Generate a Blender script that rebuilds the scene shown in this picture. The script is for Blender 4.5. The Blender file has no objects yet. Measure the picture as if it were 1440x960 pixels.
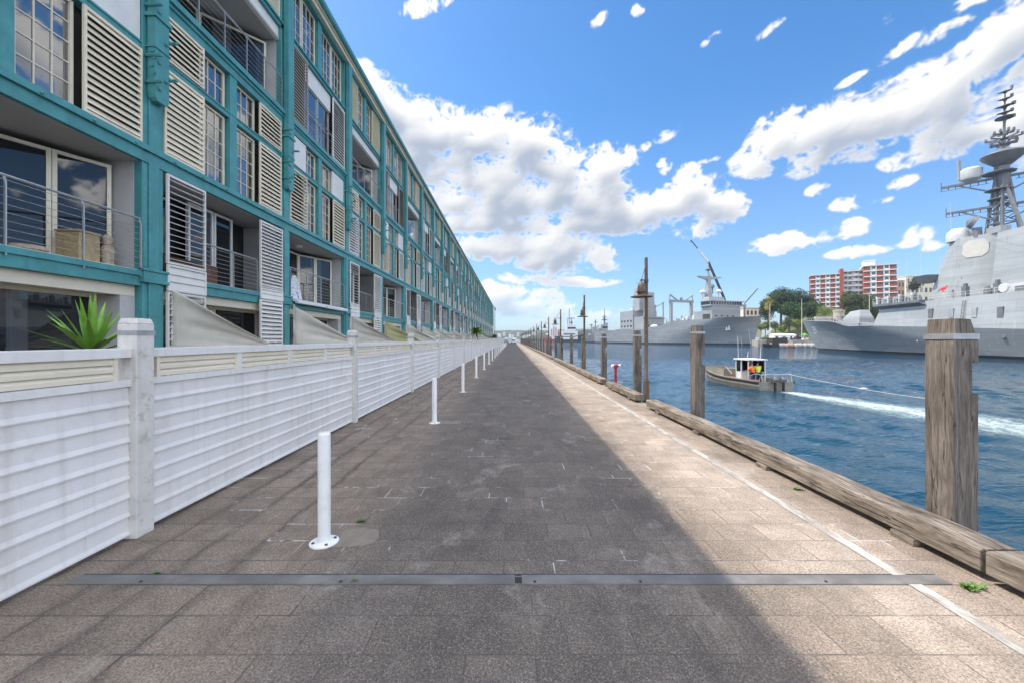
import bpy, bmesh, math, random
from mathutils import Vector, Matrix, noise as mn

random.seed(7)
SC = bpy.context.scene
COL = SC.collection
F, EYE, CX, HY = 560.0, 1.7, 720.0, 477.0      # focal length (px of the 1440 px photo), eye height, vanishing point
ZW = -2.2                                      # water level
R = math.radians


def pt(px, py, d):
    return Vector(((px - CX) / F * d, d, EYE - (py - HY) / F * d))


class MB:
    """collects shapes and links them as ONE mesh object"""
    def __init__(self):
        self.v, self.f, self.m = [], [], []

    def add(self, vs, fs, mi=0):
        b = len(self.v)
        self.v.extend([tuple(p) for p in vs])
        for f in fs:
            self.f.append(tuple(b + i for i in f))
            self.m.append(mi)
        return self

    def box(self, x0, x1, y0, y1, z0, z1, mi=0):
        vs = [(x0, y0, z0), (x1, y0, z0), (x1, y1, z0), (x0, y1, z0), (x0, y0, z1), (x1, y0, z1), (x1, y1, z1), (x0, y1, z1)]
        return self.add(vs, [(3, 2, 1, 0), (4, 5, 6, 7), (0, 1, 5, 4), (1, 2, 6, 5), (2, 3, 7, 6), (3, 0, 4, 7)], mi)

    def bar(self, p, q, w, h=None, mi=0, up=(0, 0, 1)):
        p, q = Vector(p), Vector(q)
        h = w if h is None else h
        d = (q - p).normalized()
        u = Vector(up)
        if abs(d.dot(u)) > .97:
            u = Vector((0, 1, 0))
        s = d.cross(u).normalized()
        t = s.cross(d).normalized()
        s, t = s * w / 2, t * h / 2
        vs = [p - s - t, p + s - t, p + s + t, p - s + t, q - s - t, q + s - t, q + s + t, q - s + t]
        return self.add(vs, [(3, 2, 1, 0), (4, 5, 6, 7), (0, 1, 5, 4), (1, 2, 6, 5), (2, 3, 7, 6), (3, 0, 4, 7)], mi)

    def tube(self, pts, r, n=8, mi=0):
        pts = [Vector(p) for p in pts]
        rs = r if isinstance(r, (list, tuple)) else [r] * len(pts)
        vs, fs = [], []
        prev = None
        for i, p in enumerate(pts):
            d = (pts[min(i + 1, len(pts) - 1)] - pts[max(i - 1, 0)]).normalized()
            if prev is None:
                a = Vector((0, 0, 1)) if abs(d.z) < .9 else Vector((1, 0, 0))
                s = d.cross(a).normalized()
            else:
                s = (prev - d * prev.dot(d)).normalized()
            prev = s
            t = d.cross(s)
            for k in range(n):
                a = 2 * math.pi * k / n
                vs.append(p + (s * math.cos(a) + t * math.sin(a)) * rs[i])
        for i in range(len(pts) - 1):
            for k in range(n):
                k2 = (k + 1) % n
                fs.append((i * n + k, i * n + k2, (i + 1) * n + k2, (i + 1) * n + k))
        fs.append(tuple(range(n - 1, -1, -1)))
        fs.append(tuple(range((len(pts) - 1) * n, len(pts) * n)))
        return self.add(vs, fs, mi)

    def lathe(self, prof, c=(0, 0, 0), n=20, mi=0, axis='z'):
        """closed surface of revolution through (radius, height) pairs"""
        vs, fs = [], []
        for (r, z) in prof:
            for k in range(n):
                a = 2 * math.pi * k / n
                x, y = max(r, 1e-4) * math.cos(a), max(r, 1e-4) * math.sin(a)
                if axis == 'z':
                    vs.append((c[0] + x, c[1] + y, c[2] + z))
                elif axis == 'x':
                    vs.append((c[0] + z, c[1] + x, c[2] + y))
                else:
                    vs.append((c[0] + x, c[1] + z, c[2] + y))
        L = len(prof)
        for i in range(L - 1):
            for k in range(n):
                k2 = (k + 1) % n
                fs.append((i * n + k, i * n + k2, (i + 1) * n + k2, (i + 1) * n + k))
        fs.append(tuple(range(n - 1, -1, -1)))
        fs.append(tuple(range((L - 1) * n, L * n)))
        return self.add(vs, fs, mi)

    def prism(self, poly, axis, a0, a1, mi=0):
        """poly: 2-D points; axis 'x' -> (y,z), 'y' -> (x,z), 'z' -> (x,y)"""
        def mk(p, a):
            return {'x': (a, p[0], p[1]), 'y': (p[0], a, p[1]), 'z': (p[0], p[1], a)}[axis]
        n = len(poly)
        vs = [mk(p, a0) for p in poly] + [mk(p, a1) for p in poly]
        fs = [tuple(range(n - 1, -1, -1)), tuple(range(n, 2 * n))]
        fs += [(i, (i + 1) % n, n + (i + 1) % n, n + i) for i in range(n)]
        return self.add(vs, fs, mi)

    def loft(self, rings, mi=0, caps=True):
        n = len(rings[0])
        vs = [p for r in rings for p in r]
        fs = []
        for i in range(len(rings) - 1):
            for k in range(n):
                k2 = (k + 1) % n
                fs.append((i * n + k, i * n + k2, (i + 1) * n + k2, (i + 1) * n + k))
        if caps:
            fs.append(tuple(range(n - 1, -1, -1)))
            fs.append(tuple(range((len(rings) - 1) * n, len(rings) * n)))
        return self.add(vs, fs, mi)

    def merge(self, other, off=(0, 0, 0), sc=1.0, rz=0.0, mo=0):
        c, s = math.cos(rz), math.sin(rz)
        b = len(self.v)
        self.v.extend([(off[0] + sc * (x * c - y * s), off[1] + sc * (x * s + y * c), off[2] + sc * z) for x, y, z in other.v])
        self.f.extend([tuple(b + i for i in f) for f in other.f])
        self.m.extend([m + mo for m in other.m])
        return self

    def mesh(self, name, mats, smooth=0, normals=True):
        me = bpy.data.meshes.new(name)
        me.from_pydata(self.v, [], self.f)
        mats = mats if isinstance(mats, (list, tuple)) else [mats]
        for m in mats:
            me.materials.append(m)
        me.polygons.foreach_set('material_index', self.m)
        if normals:
            bm = bmesh.new()
            bm.from_mesh(me)
            bmesh.ops.recalc_face_normals(bm, faces=bm.faces)
            bm.to_mesh(me)
            bm.free()
        if smooth:
            me.polygons.foreach_set('use_smooth', [True] * len(me.polygons))
            if smooth != 1:
                me.set_sharp_from_angle(angle=R(smooth))
        me.update()
        return me

    def build(self, name, mats, parent=None, loc=(0, 0, 0), rz=0, smooth=0, bevel=0, normals=True):
        return link(self.mesh(name, mats, smooth, normals), name, parent, loc, rz, bevel)


def link(me, name, parent=None, loc=(0, 0, 0), rz=0, bevel=0):
    o = bpy.data.objects.new(name, me)
    COL.objects.link(o)
    o.location = loc
    o.rotation_euler = (0, 0, rz)
    if parent is not None:
        o.parent = parent
    if bevel:
        b = o.modifiers.new('bevel', 'BEVEL')
        b.width, b.segments, b.limit_method, b.angle_limit = bevel, 2, 'ANGLE', R(35)
    return o


def tag(o, label=None, cat=None, group=None, kind=None):
    if label: o['label'] = label
    if cat: o['category'] = cat
    if group: o['group'] = group
    if kind: o['kind'] = kind
    return o


def thing(name, label, cat, loc=(0, 0, 0), rz=0, group=None):
    o = bpy.data.objects.new(name, None)
    o.empty_display_size = .2
    COL.objects.link(o)
    o.location = loc
    o.rotation_euler = (0, 0, rz)
    return tag(o, label, cat, group)


def dup(root, loc, rz=0, label=None, group=None, sc=None):
    """a copy of a thing with copies of its parts and sub-parts"""
    def cp(o, par):
        c = o.copy()
        COL.objects.link(c)
        if par is not None:
            c.parent = par
        for ch in list(o.children):
            cp(ch, c)
        return c
    r = cp(root, None)
    r.location = loc
    r.rotation_euler = (0, 0, rz)
    if sc: r.scale = sc
    if label: r['label'] = label
    if group: r['group'] = group
    return r


# ------------------------------------------------------------------ materials
class NT:
    def __init__(self, tree):
        self.t = tree

    def n(self, typ, **kw):
        nd = self.t.nodes.new(typ)
        ins = kw.pop('ins', None)
        for k, v in kw.items():
            setattr(nd, k, v)
        for k, v in (ins or {}).items():
            if isinstance(v, bpy.types.NodeSocket):
                self.t.links.new(v, nd.inputs[k])
            else:
                nd.inputs[k].default_value = v
        return nd

    def l(self, a, b):
        self.t.links.new(a, b)

    def math(self, op, a, b=0.0, c=None, clamp=False):
        nd = self.n('ShaderNodeMath', operation=op, use_clamp=clamp)
        for i, v in enumerate((a, b, c)):
            if v is None: continue
            if isinstance(v, bpy.types.NodeSocket): self.l(v, nd.inputs[i])
            else: nd.inputs[i].default_value = v
        return nd.outputs[0]

    def ramp(self, fac, lo, hi, a=0.0, b=1.0, smooth=True):
        nd = self.n('ShaderNodeMapRange', interpolation_type='SMOOTHSTEP' if smooth else 'LINEAR')
        self.l(fac, nd.inputs[0])
        for i, v in zip((1, 2, 3, 4), (lo, hi, a, b)):
            nd.inputs[i].default_value = v
        return nd.outputs[0]

    def mix(self, fac, a, b, blend='MIX'):
        nd = self.n('ShaderNodeMix', data_type='RGBA', blend_type=blend)
        for k, v in ((0, fac), (6, a), (7, b)):
            if isinstance(v, bpy.types.NodeSocket): self.l(v, nd.inputs[k])
            else: nd.inputs[k].default_value = v if k == 0 else (*v[:3], 1)
        return nd.outputs[2]

    def noise(self, vec, scale, detail=4, rough=.55, dist=0.0):
        nd = self.n('ShaderNodeTexNoise', ins={'Scale': scale, 'Detail': detail, 'Roughness': rough, 'Distortion': dist})
        if vec is not None: self.l(vec, nd.inputs['Vector'])
        return nd.outputs['Fac']

    def pos(self, scale=(1, 1, 1), loc=(0, 0, 0), rot=(0, 0, 0), src='pos'):
        if src == 'pos': o = self.n('ShaderNodeNewGeometry').outputs['Position']
        else: o = self.n('ShaderNodeTexCoord').outputs['Object']
        m = self.n('ShaderNodeMapping')
        m.inputs['Scale'].default_value = scale
        m.inputs['Location'].default_value = loc
        m.inputs['Rotation'].default_value = rot
        self.l(o, m.inputs[0])
        return m.outputs[0]


def newmat(name):
    m = bpy.data.materials.new(name)
    m.use_nodes = True
    nt = NT(m.node_tree)
    bs = m.node_tree.nodes['Principled BSDF']
    return m, nt, bs


def paint(name, c, rough=.5, var=.12, vs=3.0, dirt=0.0, dirtc=(.12, .10, .08), bump=.0, bs_=60.0, metal=0.0, streak=0.0, rnd=0.0, spec=None, trans=0.0):
    """a plain coat of one colour with wear: cloudy variation, grime spots, rain streaks, fine bump"""
    m, nt, bs = newmat(name)
    p = nt.pos()
    f = nt.noise(p, vs, 5, .6)
    col = nt.mix(nt.ramp(f, .3, .7), tuple(x * (1 - var) for x in c), tuple(min(1, x * (1 + var)) for x in c))
    if rnd:
        oi = nt.n('ShaderNodeObjectInfo').outputs['Random']
        hv = nt.n('ShaderNodeHueSaturation')
        nt.l(nt.ramp(oi, 0, 1, 1 - rnd, 1 + rnd, False), hv.inputs['Value'])
        nt.l(col, hv.inputs['Color'])
        col = hv.outputs[0]
    if dirt:
        g = nt.noise(nt.pos((1, 1, 1)), vs * 2.7, 6, .7)
        col = nt.mix(nt.ramp(g, .50, .69, 0, dirt), col, dirtc)
    if streak:
        g = nt.noise(nt.pos((6, 6, .35)), 1.6, 5, .65)
        col = nt.mix(nt.ramp(g, .49, .72, 0, streak), col, dirtc)
    nt.l(col, bs.inputs['Base Color'])
    rr = nt.ramp(f, .2, .8, rough * .85, min(1, rough * 1.15))
    nt.l(rr, bs.inputs['Roughness'])
    bs.inputs['Metallic'].default_value = metal
    if spec is not None: bs.inputs['Specular IOR Level'].default_value = spec
    if bump:
        b = nt.n('ShaderNodeBump', ins={'Strength': bump, 'Distance': .01})
        nt.l(nt.noise(p, bs_, 4, .6), b.inputs['Height'])
        nt.l(b.outputs[0], bs.inputs['Normal'])
    return m


def wood(name, c1, c2, axis='z', dark=(.035, .028, .022), scale=1.0, rough=.85):
    """weathered timber: long grain, splits, grey and brown patches"""
    m, nt, bs = newmat(name)
    st = {'z': (14, 14, .8), 'y': (14, .8, 14)}[axis]
    oi = nt.n('ShaderNodeObjectInfo').outputs['Random']
    p = nt.pos(tuple(s * scale for s in st))
    add = nt.n('ShaderNodeVectorMath', operation='ADD')
    cmb = nt.n('ShaderNodeCombineXYZ')
    nt.l(nt.math('MULTIPLY', oi, 40), cmb.inputs[0]); nt.l(nt.math('MULTIPLY', oi, 23), cmb.inputs[2])
    nt.l(p, add.inputs[0]); nt.l(cmb.outputs[0], add.inputs[1])
    g = nt.noise(add.outputs[0], 2.2, 8, .68, .4)
    bsx = {'z': (3, 3, .9), 'y': (3, .9, 3)}[axis]
    blot = nt.noise(nt.pos(bsx), 1.5, 6, .7)
    col = nt.mix(nt.ramp(g, .3, .7), c1, c2)
    col = nt.mix(nt.ramp(blot, .46, .66, 0, .8), col, tuple(x * .55 for x in c1))
    fine = nt.noise(add.outputs[0], 9, 5, .7)
    col = nt.mix(nt.ramp(fine, .47, .70, 0, .65), col, tuple(x * .4 for x in c1))
    crk = nt.noise(add.outputs[0], .9, 3, .5, .9)
    cr = nt.math('ABSOLUTE', nt.math('SUBTRACT', crk, .5))
    crm = nt.math('MULTIPLY', nt.ramp(cr, .003, .014, 1, 0), nt.ramp(blot, .38, .52, .15, 1))
    col = nt.mix(nt.math('MULTIPLY', crm, .85), col, dark)
    nt.l(col, bs.inputs['Base Color'])
    bs.inputs['Roughness'].default_value = rough
    bs.inputs['Specular IOR Level'].default_value = .2
    h = nt.math('SUBTRACT', nt.math('ADD', g, nt.math('MULTIPLY', fine, .5)), nt.math('MULTIPLY', crm, .8))
    b = nt.n('ShaderNodeBump', ins={'Strength': .9, 'Distance': .018})
    nt.l(h, b.inputs['Height'])
    nt.l(b.outputs[0], bs.inputs['Normal'])
    return m


def glass(name, c=(.012, .016, .02), curtain=.3, ior=3.4):
    m, nt, bs = newmat(name)
    oi = nt.n('ShaderNodeObjectInfo').outputs['Random']
    p = nt.pos((0, 1, 0))
    g = nt.noise(p, 1.3, 2, .5)
    sel = nt.ramp(nt.math('ADD', g, nt.math('MULTIPLY', nt.math('SUBTRACT', oi, .5), .12)), .57, .60)
    folds = nt.noise(nt.pos((0, 1, 0)), 26, 2, .5)
    cur = nt.mix(folds, (.05, .06, .075), (.17, .18, .2))
    col = nt.mix(nt.math('MULTIPLY', sel, curtain), c, cur)
    nt.l(col, bs.inputs['Base Color'])
    bs.inputs['Roughness'].default_value = .015
    bs.inputs['IOR'].default_value = ior
    b = nt.n('ShaderNodeBump', ins={'Strength': .05, 'Distance': .02})
    nt.l(nt.noise(nt.pos(), .9, 2, .4), b.inputs['Height'])
    nt.l(b.outputs[0], bs.inputs['Normal'])
    return m


M = {}
M['teal'] = paint('teal_paint', (.072, .285, .295), .42, .14, 2.2, .25, (.02, .11, .115), .12, 30, streak=.22)
M['white'] = paint('white_paint', (.74, .73, .70), .5, .05, 2, .10, (.42, .38, .32), .06, 40)
M['fence'] = paint('fence_white', (.78, .755, .73), .42, .05, 1.2, .34, (.55, .51, .45), .05, 25, streak=.42)
M['postw'] = paint('post_white', (.68, .65, .61), .6, .08, 4, .65, (.36, .33, .28), .35, 35, streak=.35)
M['cream'] = paint('cream_paint', (.78, .70, .55), .5, .05, 2, .15, (.5, .43, .33), .05, 30)
M['creamy'] = paint('pale_yellow_panel', (.70, .63, .44), .55, .06, 2, .1, (.5, .42, .28))
M['taupe'] = paint('taupe_paint', (.40, .36, .30), .5, .06, 2)
M['shutw'] = paint('shutter_white', (.78, .75, .70), .5, .05, 2, rnd=.10, dirt=.12, dirtc=(.42, .38, .3))
M['shutc'] = paint('shutter_cream', (.80, .70, .54), .5, .05, 2, rnd=.10, dirt=.12, dirtc=(.42, .36, .27))
M['soffit'] = paint('soffit_grey', (.42, .40, .385), .8, .05, 1.5)
M['plaster'] = paint('plaster_grey', (.50, .485, .47), .8, .06, 1.5, dirt=.15, dirtc=(.3, .28, .26))
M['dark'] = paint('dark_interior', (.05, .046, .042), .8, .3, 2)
M['glass'] = glass('window_glass')
M['glassd'] = glass('balcony_glass', (.014, .016, .02), .5, 1.62)
M['steel'] = paint('rail_steel', (.56, .55, .53), .32, .06, 5, metal=.75)
M['rooft'] = paint('roof_metal', (.30, .32, .32), .5, .1, .6)
M['canvas'] = paint('canvas', (.74, .68, .59), .9, .06, 1.6, .22, (.52, .46, .39), .25, 90, streak=.25, rnd=.08)
M['canvasy'] = paint('yellow_canvas', (.52, .47, .24), .9, .09, 1.6, .2, (.34, .29, .16), .25, 90)
M['bollard'] = paint('bollard_white', (.82, .81, .79), .35, .04, 4, .22, (.5, .46, .4), .08, 30, rnd=.04)
M['rust'] = paint('rust_bolt', (.16, .07, .035), .8, .3, 30)
M['strap'] = paint('galvanised_strap', (.42, .43, .44), .45, .15, 8, metal=.6, dirt=.3, dirtc=(.22, .2, .18))
M['pile'] = wood('pile_timber', (.13, .105, .085), (.30, .26, .225), 'z')
M['kerbw'] = wood('kerb_timber', (.15, .118, .092), (.40, .345, .285), 'y')
M['lamp'] = paint('lamp_bronze', (.105, .072, .05), .55, .25, 4, .4, (.22, .17, .12), .1, 40)
M['hydrant'] = paint('hydrant_red', (.32, .02, .05), .4, .15, 6)
M['planter'] = paint('planter_wood', (.13, .055, .033), .6, .25, 3)
M['black'] = paint('black_rubber', (.018, .018, .02), .6, .3, 4)
M['rope'] = paint('rope_white', (.62, .60, .56), .8, .15, 8)
SKY_SAT, SKY_VAL, SKY_STR, CLOUD_B, EXPO, WAVE = 1.30, .72, .15, 3.7, 1.10, 1.0
SKY_HOR = (.52, .65, .82)
CLOUD_DARK = (.40, .455, .55)
HAZE = .00014
WDIST, WAMP = .12, .0078
# ------------------------------------------------------------------ camera, sun, sky
cam = bpy.data.cameras.new('camera')
co = bpy.data.objects.new('camera', cam)
COL.objects.link(co)
co.location = (0, 0, EYE)
co.rotation_euler = (R(90), 0, 0)
cam.sensor_width, cam.lens = 36, 14.0
cam.shift_y = -3.0 / 1440
cam.clip_start, cam.clip_end = .05, 9000
SC.camera = co

SUN = Vector((-1.0, .35, 1.69)).normalized()
sl = bpy.data.lights.new('sun', 'SUN')
sl.energy, sl.angle, sl.color = 2.5, R(.25), (1.0, .93, .84)
so = bpy.data.objects.new('sun', sl)
COL.objects.link(so)
so.rotation_euler = SUN.to_track_quat('Z', 'Y').to_euler()
so.location = (-40, 20, 60)

W = bpy.data.worlds.new('World')
SC.world = W
W.use_nodes = True
wt = NT(W.node_tree)
for n_ in list(W.node_tree.nodes): W.node_tree.nodes.remove(n_)
sky = wt.n('ShaderNodeTexSky', sky_type='NISHITA', sun_disc=False)
sky.sun_elevation = math.asin(SUN.z)
sky.sun_rotation = math.atan2(SUN.x, SUN.y)
sky.altitude, sky.air_density, sky.dust_density, sky.ozone_density = 0, 1.0, .6, 2.2

# clouds: (px, py, rx, ry, tilt, weight) measured on the photo, turned into azimuth / elevation on the sky
CL = [(515, 122, 42, 30, 0, 1), (545, 165, 60, 45, 25, 1), (600, 185, 75, 42, 0, 1), (665, 190, 65, 36, 0, 1), (735, 205, 62, 44, 10, 1),
      (795, 240, 60, 34, 15, 1), (852, 236, 34, 26, 0, 1), (620, 235, 95, 28, 0, 1), (700, 245, 90, 30, 0, 1),
      (640, 285, 60, 20, 0, 1), (720, 285, 90, 34, 0, 1), (810, 285, 90, 34, 0, 1), (890, 300, 80, 30, 0, 1), (960, 285, 62, 28, -8, 1),
      (1008, 290, 42, 30, 0, 1), (690, 318, 90, 15, 0, 1), (835, 318, 100, 15, 0, 1),
      (705, 346, 62, 22, 0, 1), (790, 356, 62, 30, 0, 1), (760, 372, 50, 14, 0, .95), (850, 376, 26, 8, 0, .8), (985, 322, 30, 12, 0, .8),
      (735, 392, 45, 9, 0, .85), (805, 398, 55, 8, 0, .9), (770, 413, 34, 7, 0, .8), (740, 435, 70, 16, 0, .95), (835, 442, 55, 9, 0, .7), (700, 420, 40, 26, 0, .85), (790, 452, 90, 8, 0, .7),
      (1068, 226, 34, 22, -15, 1), (1095, 200, 46, 38, -15, 1), (1150, 196, 62, 46, -12, 1), (1215, 176, 74, 46, -15, 1), (1285, 150, 70, 44, -25, 1),
      (1335, 115, 70, 32, -35, 1), (1395, 70, 70, 34, -40, 1), (1450, 20, 70, 40, -40, 1), (1360, 175, 80, 42, 0, 1), (1440, 160, 80, 52, 0, 1), (1500, 190, 90, 50, 0, 1),
      (1300, 215, 60, 16, -8, .9), (1275, 62, 40, 9, -25, .85), (1330, 38, 46, 15, -12, .9), (1362, 4, 44, 12, -8, .95), (1248, 32, 10, 8, -50, .7),
      (1112, 342, 56, 15, -3, .95), (1205, 355, 42, 9, -2, .9), (1196, 322, 22, 12, 0, .9), (1278, 331, 26, 14, 0, .9), (1192, 287, 20, 10, 0, .9), (1150, 267, 15, 7, -10, .8),
      (1268, 257, 20, 8, -15, .75), (1236, 282, 16, 5, 0, .7), (1320, 346, 20, 8, 0, .8), (1195, 114, 20, 5, -15, .75), (1430, 100, 20, 8, -40, .7),
      (955, 253, 10, 10, 0, .8), (966, 241, 17, 9, 0, .85), (934, 236, 9, 10, 0, .85), (998, 225, 14, 4, -5, .8), (925, 198, 26, 9, -20, .55),
      (598, 10, 28, 12, -15, .9), (841, 30, 13, 7, -20, .8), (896, 16, 9, 8, 0, .7), (1000, 55, 20, 6, -20, .5), (1085, 40, 26, 7, -20, .45)]


def azel(px, py):
    u, v = (px - CX) / F, (HY - py) / F
    return math.atan2(u, 1), math.atan2(v, math.hypot(u, 1))


def cloud_map():
    """cover and shade of the clouds over azimuth x elevation, computed here as a lookup table for the sky"""
    import numpy as np
    Wd, Hd = 4096, 1024
    A, E = np.meshgrid((np.arange(Wd, dtype=np.float32) + .5) / Wd * 2 * np.pi - np.pi, (np.arange(Hd, dtype=np.float32) + .5) / Hd * np.pi / 2)
    rng = np.random.default_rng(11)
    perm = np.concatenate([rng.permutation(256)] * 3).astype(np.int32)
    ang = rng.uniform(0, 2 * np.pi, 256).astype(np.float32)
    gx, gy = np.cos(ang), np.sin(ang)

    def perlin(x, y):
        xi, yi = np.floor(x).astype(np.int32), np.floor(y).astype(np.int32)
        xf, yf = x - xi, y - yi
        u, v = xf * xf * xf * (xf * (xf * 6 - 15) + 10), yf * yf * yf * (yf * (yf * 6 - 15) + 10)
        xi &= 255; yi &= 255
        def gr(a, b, dx, dy):
            h = perm[perm[(xi + a) & 255] + ((yi + b) & 255)]
            return gx[h] * dx + gy[h] * dy
        n0 = gr(0, 0, xf, yf); n1 = gr(1, 0, xf - 1, yf)
        n2 = gr(0, 1, xf, yf - 1); n3 = gr(1, 1, xf - 1, yf - 1)
        a = n0 + (n1 - n0) * u
        return a + (n2 + (n3 - n2) * u - a) * v

    def fbm(x, y, n, gain=.5, billow=False):
        t, amp = np.zeros_like(x), 1.0
        for k in range(n):
            q = perlin(x * 2 ** k + 17.3 * k, y * 2 ** k - 9.1 * k)
            t += amp * ((np.abs(q) * 2 - .45) if billow else q)
            amp *= gain
        return t

    acc = np.zeros_like(A)
    for (px, py, rx, ry, tilt, w) in CL:
        a, e = azel(px, py)
        k1 = (azel(px + 8, py)[0] - azel(px - 8, py)[0]) / 16
        k2 = (azel(px, py - 8)[1] - azel(px, py + 8)[1]) / 16
        ca, sa = math.cos(R(-tilt)), math.sin(R(-tilt))
        gr_ = 1.15 if rx > 38 else 1.4
        w = w if rx > 38 else w * .86
        X = ((A - a) * ca + (E - e) * sa) / (rx * k1 * gr_)
        Y = (-(A - a) * sa + (E - e) * ca) / (ry * k2 * gr_)
        Y = np.where(Y < 0, Y * 1.12, Y)
        r = np.sqrt(X * X + Y * Y)
        acc = np.maximum(acc, w * np.clip((1.30 - r) / 1.0, 0, 1))
    # scattered cumulus over the part of the sky that the photo does not show (added unseen to fill the shade, also mirrored in windows and water)
    off = np.clip((np.abs(A) - 1.02) / .15, 0, 1)
    b = fbm(A * 2.4 + 3, E * 4.2, 4)
    acc = np.maximum(acc, off * np.clip((b + .02 + .14 * np.clip((np.abs(A) - 1.5) / .4, 0, 1)) * 2.6, 0, .95))
    # broken cloud added overhead, out of view, to brighten the shade
    zen = np.clip((E - .80) / .2, 0, 1)
    acc = np.maximum(acc, zen * np.clip((b + .14) * 2.4, 0, .95))
    idx = np.nonzero(acc.ravel() > .02)[0]
    ac, Af, Ef = acc.ravel()[idx], A.ravel()[idx], E.ravel()[idx]
    wx, wy = fbm(Af * 10, Ef * 13 + 40, 4) * .020, fbm(Af * 10 + 60, Ef * 13, 4) * .018
    x, y = Af + wx, Ef + wy
    n1 = fbm(x * 15, y * 21, 7, .57)
    n2 = fbm(x * 42 + 5, y * 52, 5, .60, True)
    bo = (ac + .80 * n1 - .30 * n2) * np.clip(ac * 3.2, 0, 1)
    body, nn = np.zeros_like(A), np.zeros_like(A)
    body.ravel()[idx] = bo; nn.ravel()[idx] = n1
    cover = np.clip((body - .25) / .52, 0, 1)
    cover = cover * cover * (3 - 2 * cover)

    def blur(q, r):
        for ax in (0, 1):
            c = np.cumsum(np.pad(q, [(r + 1, r) if k == ax else (0, 0) for k in (0, 1)], mode='edge'), axis=ax, dtype=np.float64)
            n = q.shape[ax]
            q = ((np.take(c, range(2 * r + 1, n + 2 * r + 1), ax) - np.take(c, range(0, n), ax)) / (2 * r + 1)).astype(np.float32)
        return q
    tau = np.clip(body - .25, 0, 1.0)
    t1 = blur(blur(tau, 7), 7)
    t2 = blur(blur(tau, 12), 12)
    occ = np.zeros_like(A)
    for k in range(1, 9):
        occ += np.roll(t2, (-int(5.2 * k), int(2.0 * k)), (0, 1)) / 8
    gy, gx_ = np.gradient(t1 + .10 * tau)
    relief = (-gy * .85 + gx_ * .5) * 9                        # sides turned to the sun are lighter
    lit = 1.08 - np.clip(occ - .20, 0, 1) * 1.75 + np.clip(relief, -.24, .2)
    lit = np.clip(lit, 0, 1)
    shade = 1 - (1 - lit) * np.clip(tau * 2.0, 0, 1)
    shade = .5 * blur(shade, 1) + .5 * blur(shade, 3)
    bright = 1 + 3.2 * np.maximum(np.clip((np.abs(A) - 1.05) / .2, 0, 1), zen)     # glow added to unseen cloud beside and overhead to fill the shade
    im = bpy.data.images.new('cloud_map', Wd, Hd, float_buffer=True, is_data=True)
    px_ = np.zeros((Hd, Wd, 4), np.float32)
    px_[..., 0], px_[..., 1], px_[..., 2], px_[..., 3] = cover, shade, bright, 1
    im.pixels.foreach_set(px_.ravel())
    im.pack()
    return im


tc = wt.n('ShaderNodeTexCoord')
sx = wt.n('ShaderNodeSeparateXYZ'); wt.l(tc.outputs['Generated'], sx.inputs[0])
az = wt.math('ARCTAN2', sx.outputs[0], sx.outputs[1])
el = wt.math('ARCSINE', sx.outputs[2])
cv = wt.n('ShaderNodeCombineXYZ')
wt.l(wt.math('MULTIPLY_ADD', az, 1 / (2 * math.pi), .5), cv.inputs[0]); wt.l(wt.math('MULTIPLY', el, 2 / math.pi), cv.inputs[1])
it = wt.n('ShaderNodeTexImage', image=cloud_map(), interpolation='Cubic', extension='EXTEND'); wt.l(cv.outputs[0], it.inputs[0])
cs = wt.n('ShaderNodeSeparateColor'); wt.l(it.outputs['Color'], cs.inputs[0])
ccol = wt.mix(cs.outputs[1], CLOUD_DARK, (1.0, .97, .93))
hv = wt.n('ShaderNodeHueSaturation', ins={'Saturation': wt.ramp(sx.outputs[2], .02, .5, SKY_SAT * .78, SKY_SAT), 'Value': SKY_VAL})
hz = wt.mix(wt.ramp(sx.outputs[2], 0, .45), SKY_HOR, (1, 1, 1))
wt.l(wt.mix(1.0, sky.outputs[0], hz, 'MULTIPLY'), hv.inputs['Color'])
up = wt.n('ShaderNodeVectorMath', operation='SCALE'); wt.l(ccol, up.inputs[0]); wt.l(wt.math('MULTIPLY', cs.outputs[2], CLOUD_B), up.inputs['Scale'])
mask = wt.math('MULTIPLY', wt.math('MULTIPLY', cs.outputs[0], wt.ramp(sx.outputs[2], -.01, .16, .25, .97)), 1.0)
fin = wt.mix(mask, hv.outputs[0], up.outputs[0])
bg = wt.n('ShaderNodeBackground', ins={'Strength': SKY_STR}); wt.l(fin, bg.inputs['Color'])
wo = wt.n('ShaderNodeOutputWorld'); wt.l(bg.outputs[0], wo.inputs['Surface'])
W.cycles.sampling_method = 'MANUAL'
W.cycles.sample_map_resolution = 1024

SC.view_settings.view_transform = 'Standard'
SC.view_settings.look = 'None'
SC.view_settings.exposure = EXPO
SC.view_settings.gamma = 1
SC.cycles.max_bounces = 8
SC.cycles.diffuse_bounces = 3
SC.cycles.glossy_bounces = 4
SC.cycles.transmission_bounces = 4
SC.cycles.transparent_max_bounces = 12
SC.cycles.sample_clamp_indirect = 6
SC.cycles.use_denoising = True
SC.render.film_transparent = False

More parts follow.
